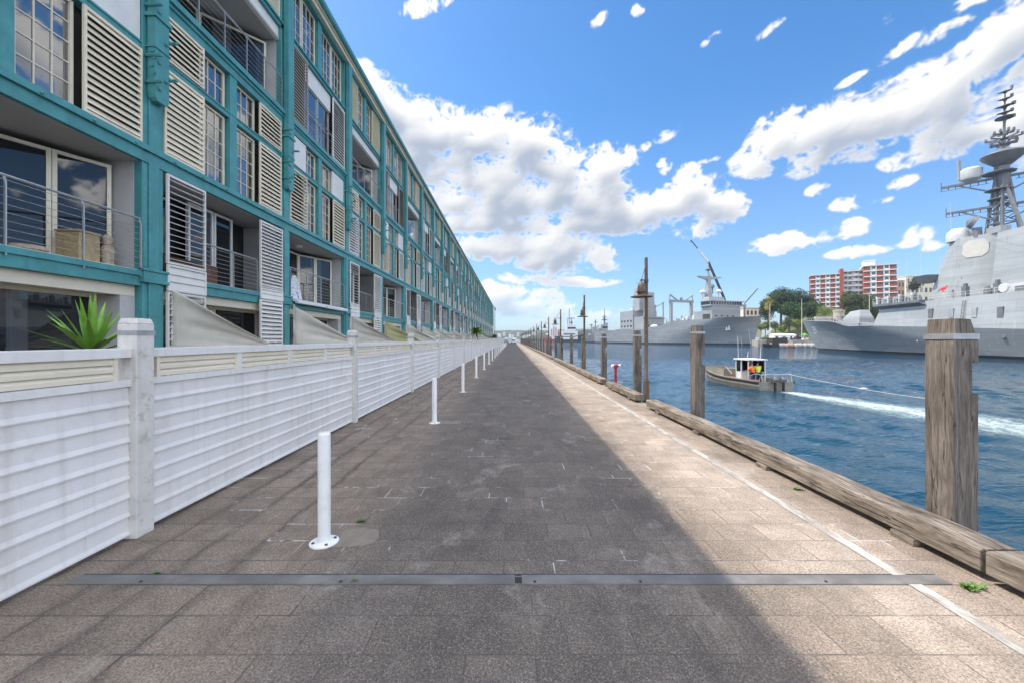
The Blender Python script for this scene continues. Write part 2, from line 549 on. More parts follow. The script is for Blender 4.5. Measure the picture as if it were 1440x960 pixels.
# ------------------------------------------------------------------ wharf deck
XW = 3.585                       # outer edge of the wharf
def paver_mat():
    m, nt, bs = newmat('concrete_pavers')
    P = nt.n('ShaderNodeNewGeometry').outputs['Position']
    s3 = nt.n('ShaderNodeSeparateXYZ'); nt.l(P, s3.inputs[0])
    X, Y = s3.outputs[0], s3.outputs[1]

    def bricks(off, w, h, ox, oy, ms):
        mpp = nt.n('ShaderNodeMapping'); mpp.inputs['Location'].default_value = (ox, oy, 0)
        nt.l(P, mpp.inputs[0])
        b = nt.n('ShaderNodeTexBrick', offset=off, offset_frequency=2, squash=1)
        nt.l(mpp.outputs[0], b.inputs['Vector'])
        for k, v in (('Scale', 1), ('Mortar Size', ms), ('Mortar Smooth', .35), ('Brick Width', w), ('Row Height', h), ('Bias', 0)):
            b.inputs[k].default_value = v
        b.inputs['Color1'].default_value = (0, 0, 0, 1); b.inputs['Color2'].default_value = (1, 1, 1, 1); b.inputs['Mortar'].default_value = (.5, .5, .5, 1)
        return b
    A = bricks(.5, .375, .305, .06, -.015, .006)
    B = bricks(.06, .41, .305, .02, -.015, .010)
    lane = nt.ramp(X, -1.76, -1.73)
    tone = nt.mix(lane, B.outputs['Color'], A.outputs['Color'])
    mort = nt.n('ShaderNodeMix', data_type='FLOAT'); nt.l(lane, mort.inputs[0]); nt.l(B.outputs['Fac'], mort.inputs[2]); nt.l(A.outputs['Fac'], mort.inputs[3])
    mort = mort.outputs[0]
    big = nt.noise(nt.pos((1, .35, 1)), .9, 5, .6)
    med = nt.noise(nt.pos(), 3.2, 6, .65)
    # tyre dirt and painted shade in the carriageway, sunlight painted paler to the right, brownish lane to the left
    wob = nt.math('ADD', X, nt.math('MULTIPLY', nt.math('SUBTRACT', big, .5), .8))
    band = nt.math('MULTIPLY', nt.ramp(wob, -1.75, -1.0), nt.ramp(wob, .9, 2.2, 1, 0))
    base = nt.mix(band, (.235, .182, .138), (.142, .117, .097))
    sun_mar = nt.ramp(wob, 1.5, 2.4)
    base = nt.mix(sun_mar, base, (.335, .272, .214))
    edge = nt.ramp(X, 2.9, 3.0)
    base = nt.mix(nt.math('MULTIPLY', edge, .6), base, (.235, .18, .14))
    fx = nt.math('ABSOLUTE', nt.math('SUBTRACT', nt.math('FRACT', nt.math('ADD', nt.math('DIVIDE', nt.math('ADD', X, nt.math('MULTIPLY', nt.math('SUBTRACT', med, .5), .12)), .41), 10.05)), .5))
    damp = nt.math('MULTIPLY', nt.ramp(fx, .33, .5), nt.ramp(X, -1.9, -1.5, 1, 0))           # damp dark staining along the long joints of the left lane
    base = nt.mix(nt.math('MULTIPLY', damp, nt.ramp(big, .35, .65, .25, .8)), base, (.085, .068, .055))
    base = nt.mix(.13, base, tone, 'OVERLAY')
    v = nt.n('ShaderNodeHueSaturation'); nt.l(base, v.inputs['Color'])
    val = nt.math('ADD', nt.ramp(med, .25, .75, .74, 1.2), nt.ramp(big, .3, .7, -.10, .10))
    nt.l(val, v.inputs['Value'])
    col = v.outputs[0]
    # exposed aggregate: pale and dark specks
    sp = nt.n('ShaderNodeTexVoronoi', feature='F1'); sp.inputs['Scale'].default_value = 170; nt.l(P, sp.inputs['Vector'])
    spc = nt.n('ShaderNodeSeparateColor'); nt.l(sp.outputs['Color'], spc.inputs[0])
    grit = nt.noise(P, 70, 5, .8)
    gv = nt.n('ShaderNodeHueSaturation'); nt.l(col, gv.inputs['Color']); nt.l(nt.ramp(grit, .30, .70, .45, 1.55), gv.inputs['Value'])
    col = gv.outputs[0]
    col = nt.mix(nt.ramp(spc.outputs[0], .80, .98, 0, .5), col, (.42, .37, .32))
    col = nt.mix(nt.ramp(spc.outputs[1], .72, .95, 0, .5), col, (.06, .055, .05))
    # dark joints, some of them filled with white efflorescence
    fil = nt.noise(nt.pos((1, .7, 1), (3, 9, 0)), 1.7, 5, .7)
    wh = nt.ramp(fil, .53, .61)
    wh = nt.math('MULTIPLY', wh, nt.ramp(Y, 2.85, 2.95, .25, 1))
    jc = nt.mix(wh, tuple(x * .42 for x in (.17, .15, .135)), (.52, .50, .47))
    jf = nt.math('MULTIPLY', mort, nt.math('ADD', nt.ramp(med, .35, .7, .12, .85), nt.math('MULTIPLY', wh, .5), None, True))
    col = nt.mix(jf, col, jc)
    # odd pale scrapes and dark oil blotches
    scr = nt.noise(nt.pos((1.3, .6, 1), (11, 2, 0), (0, 0, .5)), 2.3, 7, .75, 1.2)
    col = nt.mix(nt.ramp(scr, .665, .70, 0, .45), col, (.52, .48, .44))
    oil = nt.noise(nt.pos((1, .55, 1), (5, 31, 0)), 1.4, 9, .74, .3)
    col = nt.mix(nt.math('MULTIPLY', nt.ramp(oil, .50, .66, 0, .45), nt.ramp(sun_mar, 0, 1, 1, .3)), col, (.06, .052, .047))
    drip = nt.noise(nt.pos((1.5, .16, 1), (2, 5, 0)), 1.8, 9, .76)
    col = nt.mix(nt.math('MULTIPLY', nt.ramp(drip, .54, .70, 0, .4), nt.ramp(sun_mar, 0, 1, 1, .3)), col, (.07, .06, .055))
    pale = nt.noise(nt.pos((1, .6, 1), (21, 8, 0)), 1.6, 9, .78, .4)
    col = nt.mix(nt.ramp(pale, .54, .68, 0, .45), col, (.40, .36, .31))
    nt.l(col, bs.inputs['Base Color'])
    nt.l(nt.ramp(med, .2, .8, .72, .95), bs.inputs['Roughness'])
    bs.inputs['Specular IOR Level'].default_value = .3
    fine = nt.noise(P, 120, 3, .7)
    hh = nt.math('SUBTRACT', nt.math('ADD', nt.math('MULTIPLY', fine, .35), nt.math('MULTIPLY', med, .4)), nt.math('MULTIPLY', mort, .8))
    b = nt.n('ShaderNodeBump', ins={'Strength': .55, 'Distance': .006}); nt.l(hh, b.inputs['Height']); nt.l(b.outputs[0], bs.inputs['Normal'])
    return m


M['paver'] = paver_mat()
M['wharfside'] = paint('wharf_concrete', (.22, .19, .16), .9, .2, 1.5, .4)
dk = MB()
dk.add([(-45, -25, 0), (XW, -25, 0), (XW, 186, 0), (-45, 186, 0)], [(0, 1, 2, 3)], 0)
dk.box(-45, XW, -25, 186, -1.3, -.004, 1)
tag(dk.build('wharf_deck', [M['paver'], M['wharfside']]), kind='structure')

m_, nt, bs = newmat('line_paint')
P_ = nt.pos()
worn = nt.ramp(nt.noise(nt.pos((1, .35, 1)), 7, 8, .8), .38, .62)
nt.l(nt.mix(worn, (.25, .215, .18), (.47, .445, .41)), bs.inputs['Base Color'])
bs.inputs['Roughness'].default_value = .75
M['line'] = m_
ln = MB()
ln.add([(2.75, -6, .004), (2.845, -6, .004), (2.845, 176, .004), (2.75, 176, .004)], [(0, 1, 2, 3)])
tag(ln.build('white_edge_line', M['line']), kind='structure')

M['joint'] = paint('joint_steel', (.165, .155, .145), .55, .3, 3, .5, (.13, .105, .085), .1, 40)
js = MB()
js.box(-3.10, .02, 2.765, 2.872, -.02, .006)
js.box(.07, 3.06, 2.765, 2.872, -.02, .006)
js.box(.02, .07, 2.785, 2.852, -.02, .002, 1)
for x in (-2.6, -1.2, .16, .9, 2.2): js.lathe([(.011, 0), (.011, .004)], (x, 2.79, .0055), 8, 1)
js.box(-3.1, 3.06, 2.872, 2.887, -.02, .003, 1)
jt = js.build('expansion_joint', [M['joint'], M['black']])
tag(jt, kind='structure')

M['pad'] = paint('pale_patch_concrete', (.225, .185, .148), .9, .15, 6, .3)
for i, y in enumerate((3.42, 8.2, 12.95, 17.8)):
    p_ = MB()
    x1 = (-1.15, -1.02, -1.1, -1.0)[i]
    rr_ = random.Random(i); n_e = 26
    p_.add([((-1.7 + x1) / 2 + (x1 + 1.7) / 2 * math.copysign(abs(math.cos(a_)) ** .5, math.cos(a_)) * rr_.uniform(.86, 1.05), y + .17 * math.copysign(abs(math.sin(a_)) ** .5, math.sin(a_)) * rr_.uniform(.8, 1.1), .003) for a_ in [6.2832 * q / n_e for q in range(n_e)]], [tuple(range(n_e))])
    tag(p_.build('concrete_patch', M['pad']), kind='structure')

# ------------------------------------------------------------------ air
m_, nt, bs = newmat('haze_air')
m_.node_tree.nodes.remove(bs)
pv = nt.n('ShaderNodeVolumePrincipled', ins={'Color': (.80, .88, 1.0, 1), 'Density': HAZE, 'Anisotropy': .3})
nt.l(pv.outputs[0], m_.node_tree.nodes['Material Output'].inputs['Volume'])
if HAZE:
    hb = MB(); hb.box(-2700, 2700, -2700, 2700, -9, 95)
    tag(hb.build('haze', m_), kind='stuff')

# ------------------------------------------------------------------ water
m_, nt, bs = newmat('harbour_water')
P_ = nt.n('ShaderNodeNewGeometry').outputs['Position']
far = nt.n('ShaderNodeVectorMath', operation='LENGTH'); nt.l(P_, far.inputs[0])
patch = nt.noise(nt.pos((.02, .05, 1)), 1.0, 3, .5)
nt.l(nt.mix(nt.ramp(patch, .35, .65), (.004, .027, .054), (.007, .043, .071)), bs.inputs['Base Color'])
bs.inputs['Roughness'].default_value = .02
bs.inputs['IOR'].default_value = 1.33
w1 = nt.noise(nt.pos((1, 1, 1), rot=(0, 0, .5)), .30, 2, .5, .3)
w2 = nt.noise(nt.pos((.8, 1.5, 1), rot=(0, 0, -.25)), .95, 3, .55, .5)
w3 = nt.noise(nt.pos((1, 1.6, 1)), 3.6, 4, .6, .3)
w2 = nt.math('SUBTRACT', 1.0, nt.math('MULTIPLY', nt.math('ABSOLUTE', nt.math('SUBTRACT', w2, .5)), 2.6))
hgt = nt.math('ADD', nt.math('ADD', nt.math('MULTIPLY', w1, .50), nt.math('MULTIPLY', w2, .42)), nt.math('MULTIPLY', w3, .16))
calm = nt.ramp(patch, .3, .7, .75, 1.0)
b = nt.n('ShaderNodeBump', ins={'Strength': WAVE, 'Distance': WDIST}); nt.l(nt.math('MULTIPLY', nt.math('MULTIPLY', hgt, calm), nt.ramp(far.outputs['Value'], 60, 105, 1, 6)), b.inputs['Height']); nt.l(b.outputs[0], bs.inputs['Normal'])
M['water'] = m_
import numpy as np
_wr = np.random.default_rng(3)
WAVES = []
for k in range(34):
    lam = .55 * (5.5 ** _wr.random())
    th = R(200) + _wr.normal(0, .75)
    WAVES.append((2 * math.pi / lam * math.cos(th), 2 * math.pi / lam * math.sin(th), _wr.uniform(0, 6.28), WAMP * lam))


def wave_height(x, y):
    """chop of the harbour, dying out towards the rim of the finely meshed water near the wharf"""
    x, y = np.asarray(x, float), np.asarray(y, float)
    h = np.zeros_like(x)
    gust = .75 + .35 * np.sin(x * .21 + y * .13) * np.sin(y * .17 - x * .05 + 1)
    for kx, ky, ph, a in WAVES:
        q = np.sin(kx * x + ky * y + ph + .6 * np.sin(.31 * x - .23 * y + ph))
        h += a * (q - .35 * np.abs(q))
    rim = np.clip((x - X0W) / .5, 0, 1) * np.clip((X1W - x) / 14, 0, 1) * np.clip((y - Y0W) / 4, 0, 1) * np.clip((Y1W - y) / 14, 0, 1)
    return h * gust * rim


X0W, X1W, Y0W, Y1W, SW = 3.7, 84.0, -6.0, 82.0, .26
nx_, ny_ = int((X1W - X0W) / SW) + 1, int((Y1W - Y0W) / SW) + 1
gx2, gy2 = np.meshgrid(np.linspace(X0W, X1W, nx_), np.linspace(Y0W, Y1W, ny_), indexing='ij')
gz2 = ZW + wave_height(gx2, gy2)
vs_ = np.stack([gx2, gy2, gz2], -1).reshape(-1, 3)
ii = np.arange(nx_ * ny_).reshape(nx_, ny_)
fs_ = np.stack([ii[:-1, :-1], ii[1:, :-1], ii[1:, 1:], ii[:-1, 1:]], -1).reshape(-1, 4)
B_ = 2600
nv = len(vs_)
vs_ = np.concatenate([vs_, [(-B_, -B_, ZW), (B_, -B_, ZW), (B_, Y0W, ZW), (-B_, Y0W, ZW), (-B_, Y1W, ZW), (B_, Y1W, ZW), (B_, B_, ZW), (-B_, B_, ZW), (X0W, Y0W, ZW), (X0W, Y1W, ZW), (X1W, Y0W, ZW), (X1W, Y1W, ZW)]])
fl_ = [tuple(f) for f in fs_.tolist()] + [tuple(nv + i for i in f) for f in ((0, 1, 2, 3), (4, 5, 6, 7), (3, 8, 9, 4), (10, 2, 5, 11))]
wme = bpy.data.meshes.new('harbour_water')
wme.from_pydata(vs_.tolist(), [], fl_)
wme.materials.append(M['water'])
wme.polygons.foreach_set('use_smooth', [True] * len(wme.polygons))
tag(link(wme, 'harbour_water'), kind='structure')
# ------------------------------------------------------------------ terrace fence
NTH = ['nearest', 'second', 'third', 'fourth', 'fifth', 'sixth', 'seventh', 'eighth', 'ninth', 'tenth', 'eleventh', 'twelfth', 'thirteenth', 'fourteenth',
       'fifteenth', 'sixteenth', 'seventeenth', 'eighteenth', 'nineteenth', 'twentieth', 'twenty-first', 'twenty-second', 'twenty-third', 'twenty-fourth',
       'twenty-fifth', 'twenty-sixth', 'twenty-seventh', 'twenty-eighth', 'twenty-ninth', 'thirtieth', 'thirty-first', 'thirty-second', 'thirty-third',
       'thirty-fourth', 'thirty-fifth', 'thirty-sixth', 'thirty-seventh', 'thirty-eighth', 'thirty-ninth', 'fortieth', 'forty-first', 'forty-second']
XF, FP = -3.23, 4.72
fence = thing('terrace_fence', 'long white terrace fence of overlapping boards, cream louvre strip and square posts', 'fence', (XF, 0, 0))
ps = MB()
h = .085
ps.box(-.17, 0, -h, h, 0, 1.83)
ps.loft([[(-.17, -h, 1.83), (0, -h, 1.83), (0, h, 1.83), (-.17, h, 1.83)], [(-.155, -h + .015, 1.88), (-.015, -h + .015, 1.88), (-.015, h - .015, 1.88), (-.155, h - .015, 1.88)]])
post_me = ps.mesh('post', M['postw'])
bd = MB()
bd.box(-.174, .004, -h - .004, h + .004, 1.735, 1.775)
band_me = bd.mesh('strap_band', M['strap'])
L = FP - .17
# siding panel: lapped boards, sloping faces with a lip
sd = MB()
nb, z0, z1 = 8, .035, 1.30
st = (z1 - z0) / nb
for k in range(nb):
    a, b_ = z0 + k * st, z0 + (k + 1) * st
    sd.prism([(-.05, a), (-.006, a), (-.005, a + .012), (-.017, a + .046), (-.020, b_ - .002), (-.05, b_ - .002)], 'y', 0, L)
side_me = sd.mesh('siding_panel', M['fence'])
rl = MB()
rl.box(-.09, .012, 0, L, 1.545, 1.625)
rail_me = rl.mesh('top_rail', M['fence'])
rl = MB()
rl.box(-.06, .004, 0, L, 1.302, 1.36)
low_me = rl.mesh('lower_rail', M['fence'])
NL, lw = 4, (L - .16) / 4
lv = MB()
for k in range(3):
    zc = 1.39 + k * .062
    lv.prism([(-.052, zc + .062), (-.046, zc + .066), (-.008, zc + .008), (-.008, zc - .022), (-.014, zc - .022), (-.016, zc + .004)], 'y', .0, lw - .10)
lv.box(-.055, -.004, -.035, .0, 1.36, 1.545)
lv.box(-.055, -.004, lw - .10, lw - .065, 1.36, 1.545)
louv_me = lv.mesh('louvre_panel', M['cream'])
dv = MB(); dv.box(-.06, .002, 0, .075, 1.36, 1.545)
div_me = dv.mesh('divider', M['fence'])
for i in range(-2, 37):
    y = 3.48 + FP * i
    if i >= -1:
        p_ = link(post_me, 'post', fence, (.03, y, 0), 0, .008)
        if i < 12: link(band_me, 'strap_band', p_)
    ya = y + .085
    s_ = link(side_me, 'siding_panel', fence, (-.02, ya, 0))
    link(rail_me, 'top_rail', fence, (-.02, ya, 0), 0, .005)
    link(low_me, 'lower_rail', fence, (-.02, ya, 0))
    if i < 22:
        for k in range(NL):
            q = ya + .12 + k * lw
            if i < 20: link(louv_me, 'louvre_panel', fence, (-.02, q, 0))
            if k < NL - 1 and i < 12: link(div_me, 'divider', fence, (-.02, q + lw - .065, 0))
far_l = MB()
tmp = MB(); tmp.box(-.05, -.01, 0, L, 1.36, 1.545)
for i in range(20, 37): far_l.merge(tmp, (-.02, 3.48 + FP * i + .085, 0))
tag(far_l.build('distant_louvre_panels', M['cream'], fence), kind='stuff')

# ------------------------------------------------------------------ bollards
bo = thing('bollard', 'nearest white steel bollard, bolted down just past the metal joint strip', 'bollard', (-1.575, 3.34, 0), 0, 'white bollards along the promenade')
b_ = MB()
b_.lathe([(.05, .012), (.05, .90), (.048, .915), (.040, .924), (.0, .927)], n=24)
b_.build('tube', M['bollard'], bo, smooth=40)
b_ = MB()
b_.lathe([(.115, 0), (.115, .010), (.108, .014), (.052, .016)], n=28)
bp = b_.build('base_plate', M['bollard'], bo, smooth=40)
for k in range(4):
    a = R(35 + 90 * k)
    q = MB(); q.lathe([(.014, .014), (.014, .021), (.006, .026)], (.086 * math.cos(a), .086 * math.sin(a), 0), 6)
    q.build('bolt', M['rust'], bp)
q = MB(); q.lathe([(.0512, .868), (.0512, .876)], n=24)
for i in range(1, 22):
    c = dup(bo, (-1.575 + random.uniform(-.02, .02), 3.34 + 4.79 * i, 0), random.uniform(-.5, .5))
    n_ = NTH[i]
    c['label'] = ('second white bollard, standing on a pale concrete patch beyond the nearest one' if i == 1 else
                  'third white bollard, on the small pale patch after the second one' if i == 2 else f'white bollard, {n_} along the fence counting from the metal joint strip')
    c.rotation_euler.x = random.uniform(-.008, .008)

# ------------------------------------------------------------------ timber piles
PILES = [3.36, 8.1, 12.0, 16.4, 21.0, 25.2, 30.2, 34.4, 38.9, 42.8, 47.7, 52.5] + [57 + 4.45 * k for k in range(27)]


def pile_mesh(seed, w, d, top, notch, cham):
    r = random.Random(seed)
    b = MB()
    hw = w / 2
    lines = [(-hw, -4.2), (hw, -4.2)]
    if notch:
        lines += [(hw, notch[0]), (hw - .05, notch[0]), (hw - .05, notch[1]), (hw, notch[1])]
    lines += [(hw, top - .13), (hw - .02, top - .13 + .002), (hw - cham, top), (-hw + .02, top + .006), (-hw + .012, top - .14), (-hw, top - .142)]
    b.prism(lines, 'y', -d / 2, d / 2)
    me = b.mesh('timber_pile', M['pile'])
    bm = bmesh.new(); bm.from_mesh(me)
    for k in range(1, 9):
        bmesh.ops.bisect_plane(bm, geom=bm.verts[:] + bm.edges[:] + bm.faces[:], plane_co=(0, 0, top * k / 9), plane_no=(0, 0, 1))
    bmesh.ops.bisect_plane(bm, geom=bm.verts[:] + bm.edges[:] + bm.faces[:], plane_co=(.012, 0, 0), plane_no=(1, 0, 0))
    for v in bm.verts:
        v.co += Vector((r.uniform(-1, 1), r.uniform(-1, 1), 0)) * .0035
    bm.to_mesh(me); bm.free()
    return me


for i, y in enumerate(PILES):
    w, d = (.205, .225) if i == 0 else (.19 + random.uniform(-.01, .02), .22)
    x = XW + (.013 if i == 0 else .09) + w / 2
    lab = ('nearest grey timber pile, split down its face, with a notch facing the water' if i == 0 else
           'timber pile in front of the small workboat, second along the wharf edge' if i == 1 else
           'timber pile just before the nearest hanging lamp, third along the wharf edge' if i == 2 else
           'timber pile beside the red hydrant, fourth along the wharf edge' if i == 3 else
           f'weathered timber pile, {NTH[i]} along the wharf edge from the camera')
    p_ = tag(thing('timber_pile', lab, 'pile', (x, y, 0), random.uniform(-.02, .02), 'timber piles along the wharf edge'))
    top = 1.865 if i == 0 else 1.93 + random.uniform(-.03, .05)
    nz = random.uniform(1.1, 1.3)
    link(pile_mesh(i, w, d, top, (1.26, 1.51) if i == 0 else (nz, nz + .2) if i < 24 else None, .06 if i == 0 else .035), 'shaft', p_, bevel=.006 if i < 8 else 0)
    if i < 26:
        s_ = MB()
        hw, hd = w / 2 + .006, d / 2 + .006
        s_.box(-hw, hw, -hd, hd, top - .165, top - .118)
        s_.build('steel_band', M['strap'], p_)

# ------------------------------------------------------------------ kerb timbers
SEG = [(-4.6, 2.79), (2.82, 9.85), (10.75, 14.05), (14.98, 19.35), (19.42, 24.9), (24.98, 32.4), (33.3, 40.6)]
y = 40.7
while y < 172:
    SEG.append((y, y + 7.4)); y += 7.5
for i, (a, b) in enumerate(SEG):
    n = 14 if i < 4 else 6
    bm = MB()
    rr = random.Random(i * 3 + 1)
    rings = []
    for k in range(n + 1):
        yy = (b - a) * k / n
        j = lambda s=.006: rr.uniform(-s, s)
        x0, x1, za, zb = -.13 + j(), .13 + j(), .058 + j(.003), .225 + j(.007)
        rings.append([(x0, yy, za), (x1, yy, za), (x1, yy, zb), (x0 + .012, yy, zb), (x0, yy, zb - .014)])
    bm.loft(rings)
    lab = ('nearest weathered kerb timber, running out of the picture at the lower corner' if i == 0 else 'long weathered kerb timber beside the nearest tall pile' if i == 1 else
           'short kerb timber between the nearest lamp and the red hydrant' if i == 2 else 'kerb timber that starts just beyond the red hydrant' if i == 3 else
           f'weathered kerb timber, {NTH[i]} along the wharf edge')
    t = thing('kerb_timber', lab, 'kerb timber', (3.45, a, 0), 0, 'timbers edging the wharf')
    bm.build('beam', M['kerbw'], t, bevel=.008 if i < 6 else 0)
    if i < 10:
        k = .45
        while k < b - a - .2:
            q = MB(); q.box(-.155 if i < 3 else -.14, .12, k, k + .2, .002, .056); q.build('bearer', M['kerbw'], t); k += 1.9

# ------------------------------------------------------------------ lamps
LAMPS = [11.1, 20.6, 30.6, 40.6, 50.6, 60.2, 70, 80, 90, 100, 110, 120, 130, 140, 150, 160]


def make_lamp(y, rz, arm):
    t = thing('wharf_lamp', '-', 'lamp', (3.74, y, 0), 0, 'lamps along the wharf edge')
    b = MB()
    b.lathe([(.095, -1.0), (.095, .05), (.088, .08), (.082, .55), (.075, .60), (.054, .63), (.05, 2.2), (.05, 3.27), (.062, 3.28), (.062, 3.36), (.048, 3.37), (.045, 3.94), (.03, 3.98), (0, 3.985)], n=14)
    b.build('pole', M['lamp'], t, smooth=35)
    b = MB()
    c, s = math.cos(rz), math.sin(rz)
    e = Vector((c * arm, s * arm, 3.31))
    b.tube([(c * .05, s * .05, 3.31), e], .018, 8)
    b.tube([(c * .045, s * .045, 3.78), (c * arm * .9, s * arm * .9, 3.35)], .012, 6)
    b.build('bracket', M['lamp'], t)
    b = MB()
    b.lathe([(.02, 3.31), (.02, 3.24), (.055, 3.22), (.09, 3.17), (.105, 3.10), (.108, 3.03), (.112, 2.99), (.145, 2.985), (.145, 2.968), (.105, 2.96), (.105, 2.895), (.14, 2.885), (.285, 2.852), (.29, 2.832), (.27, 2.828), (.0, 2.85)], (e.x, e.y, 0), 22)
    hd = b.build('lamp_shade', M['lamp'], t, smooth=35)
    return t


for i, y in enumerate(LAMPS):
    arm = .42
    rz = (R(235), R(248), R(180))[min(i, 2)] + (0 if i < 2 else random.uniform(-.15, .15))
    t = make_lamp(y, rz, arm)
    t['label'] = ('nearest rusty brown wharf lamp with a bell shade, rising above the grey warships' if i == 0 else
                  'second rusty brown wharf lamp, whose bell shade hangs left of the grey patrol ships' if i == 1 else f'rusty brown wharf lamp, {NTH[i]} along the wharf edge')

# ------------------------------------------------------------------ hydrant
t = thing('hydrant', 'red twin outlet hydrant post with white caps behind the kerb timber gap', 'hydrant', (3.80, 14.6, 0))
b = MB(); b.lathe([(.065, -.6), (.065, .03), (.048, .04), (.048, .62), (.06, .63), (.06, .68), (.05, .69)], n=14); b.build('riser', M['hydrant'], t, smooth=35)
b = MB(); b.lathe([(.06, .68), (.075, .70), (.075, .77), (.05, .80), (0, .81)], n=14)
b.build('valve_head', M['hydrant'], t, smooth=35)
for s in (-1, 1):
    b = MB(); b.tube([(0, 0, .72), (s * .11, -.05, .745)], .042, 12); ol = b.build('outlet', M['hydrant'], t, smooth=35)
    b = MB(); b.tube([(s * .105, -.048, .744), (s * .165, -.075, .757)], .05, 12); b.build('cap', M['bollard'], ol, smooth=35)
t = thing('mooring_pipe', 'short dark pipe lying across the kerb gap at the red hydrant', 'pipe', (3.52, 14.55, .09))
b = MB(); b.tube([(-.12, -.1, 0), (.3, .12, 0)], .05, 12); b.build('pipe', M['black'], t, smooth=35)
b = MB(); b.tube([(-.14, -.11, 0), (-.10, -.09, 0)], .062, 12); b.build('collar', M['lamp'], t, smooth=35)
# ------------------------------------------------------------------ wharf apartment building
XB, BW, Y0, NB = -8.4, 5.41, 9.25, 30
YE = Y0 + BW * NB
bld = thing('wharf_apartment_building', 'very long teal framed wharf apartment building with white louvred shutters and balconies', 'building', (XB, 0, 0))
COUNT, REST = {}, {}


def part(kind, mb_me, loc, src=None, rz=0):
    """first 100 of a kind are parts of their own, the distant rest is collected"""
    me, mb, mats = mb_me
    COUNT[kind] = COUNT.get(kind, 0) + 1
    if COUNT[kind] <= 100:
        return link(me, kind, bld, loc, rz)
    r = REST.setdefault(kind, [MB(), []])
    base = []
    for m in mats:
        if m not in r[1]: r[1].append(m)
        base.append(r[1].index(m))
    b = len(r[0].v)
    c_, s_ = math.cos(rz), math.sin(rz)
    r[0].v.extend([(x * c_ - y * s_ + loc[0], x * s_ + y * c_ + loc[1], z + loc[2]) for x, y, z in mb.v])
    r[0].f.extend([tuple(b + i for i in f) for f in mb.f])
    r[0].m.extend([base[m] for m in mb.m])
    return None


def proto(mb, name, mats, smooth=0):
    return (mb.mesh(name, mats, smooth), mb, mats)


CACHE = {}


def window(bay_y, y0, y1, z0, z1, nc, nr, x=-.12, fr=.06, mun=.022, mat='cream', rz=0):
    gl = 'glassd' if x < -.4 else 'glass'
    key = ('w', round(y1 - y0, 3), round(z1 - z0, 3), nc, nr, fr, mun, mat, gl)
    if key not in CACHE:
        w, h = y1 - y0, z1 - z0
        b = MB()
        b.box(-.05, .04, 0, fr, 0, h); b.box(-.05, .04, w - fr, w, 0, h)
        b.box(-.05, .04, fr, w - fr, 0, fr); b.box(-.05, .04, fr, w - fr, h - fr, h)
        for k in range(1, nc):
            c = fr + (w - 2 * fr) * k / nc
            b.box(-.02, .02, c - mun / 2, c + mun / 2, fr, h - fr)
        for k in range(1, nr):
            c = fr + (h - 2 * fr) * k / nr
            b.box(-.018, .017, fr, w - fr, c - mun / 2, c + mun / 2)
        p = MB()
        p.box(-.006, .0, fr, w - fr, fr, h - fr)
        CACHE[key] = (proto(b, 'window', [M[mat]]), proto(p, 'pane', [M[gl]]))
    wf, pn = CACHE[key]
    o = part('window', wf, (x, bay_y + y0, z0), None, rz)
    if o is not None:
        link(pn[0], 'pane', o)
    else:
        REST_PANE(pn, (x, bay_y + y0, z0), rz)


def REST_PANE(pn, loc, rz=0):
    r = REST.setdefault('pane', [MB(), [M['glass']]])
    r[0].merge(pn[1], loc, 1.0, rz)


def splayed(bay_y, y0, d0, y1, d1, z0, z1):
    """glazing that runs at a slant across the end of a set-back balcony"""
    dx, dy = d0 - d1, y1 - y0
    window(bay_y, y0, y0 + math.hypot(dx, dy), z0, z1, 1, 1, -d0, .07, .022, 'cream', math.atan2(-dx, dy))


def shutter(bay_y, y0, y1, z0, z1, mat='shutw', x=.06, pitch=.115, tilt=38, fr=.055, open_=.10):
    key = ('s', round(y1 - y0, 3), round(z1 - z0, 3), mat, pitch, tilt)
    if key not in CACHE:
        w, h = y1 - y0, z1 - z0
        b = MB()
        b.box(-.025, .025, 0, fr, 0, h); b.box(-.025, .025, w - fr, w, 0, h)
        b.box(-.022, .022, fr, w - fr, 0, fr); b.box(-.022, .022, fr, w - fr, h - fr, h)
        n = max(2, int((h - 2 * fr) / pitch))
        p = (h - 2 * fr) / n
        ca, sa = math.cos(R(tilt)), math.sin(R(tilt))
        hw, ht = (.075 if tilt > 45 else .055), .007
        for k in range(n):
            zc = fr + (k + .5) * p
            q = []
            for (a, t) in ((-hw, -ht), (hw, -ht), (hw, ht), (-hw, ht)):
                q.append((a * ca + t * sa, zc - a * sa + t * ca))
            b.prism(q, 'y', fr, w - fr)
        CACHE[key] = proto(b, 'shutter', [M[mat]])
    part('shutter', CACHE[key], (x, bay_y + y0, z0))


def solid(kind, bay_y, x0, x1, y0, y1, z0, z1, mat):
    key = ('b', kind, round(x1 - x0, 3), round(y1 - y0, 3), round(z1 - z0, 3), mat)
    if key not in CACHE:
        b = MB(); b.box(0, x1 - x0, 0, y1 - y0, 0, z1 - z0)
        CACHE[key] = proto(b, kind, [M[mat]])
    part(kind, CACHE[key], (x0, bay_y + y0, z0))


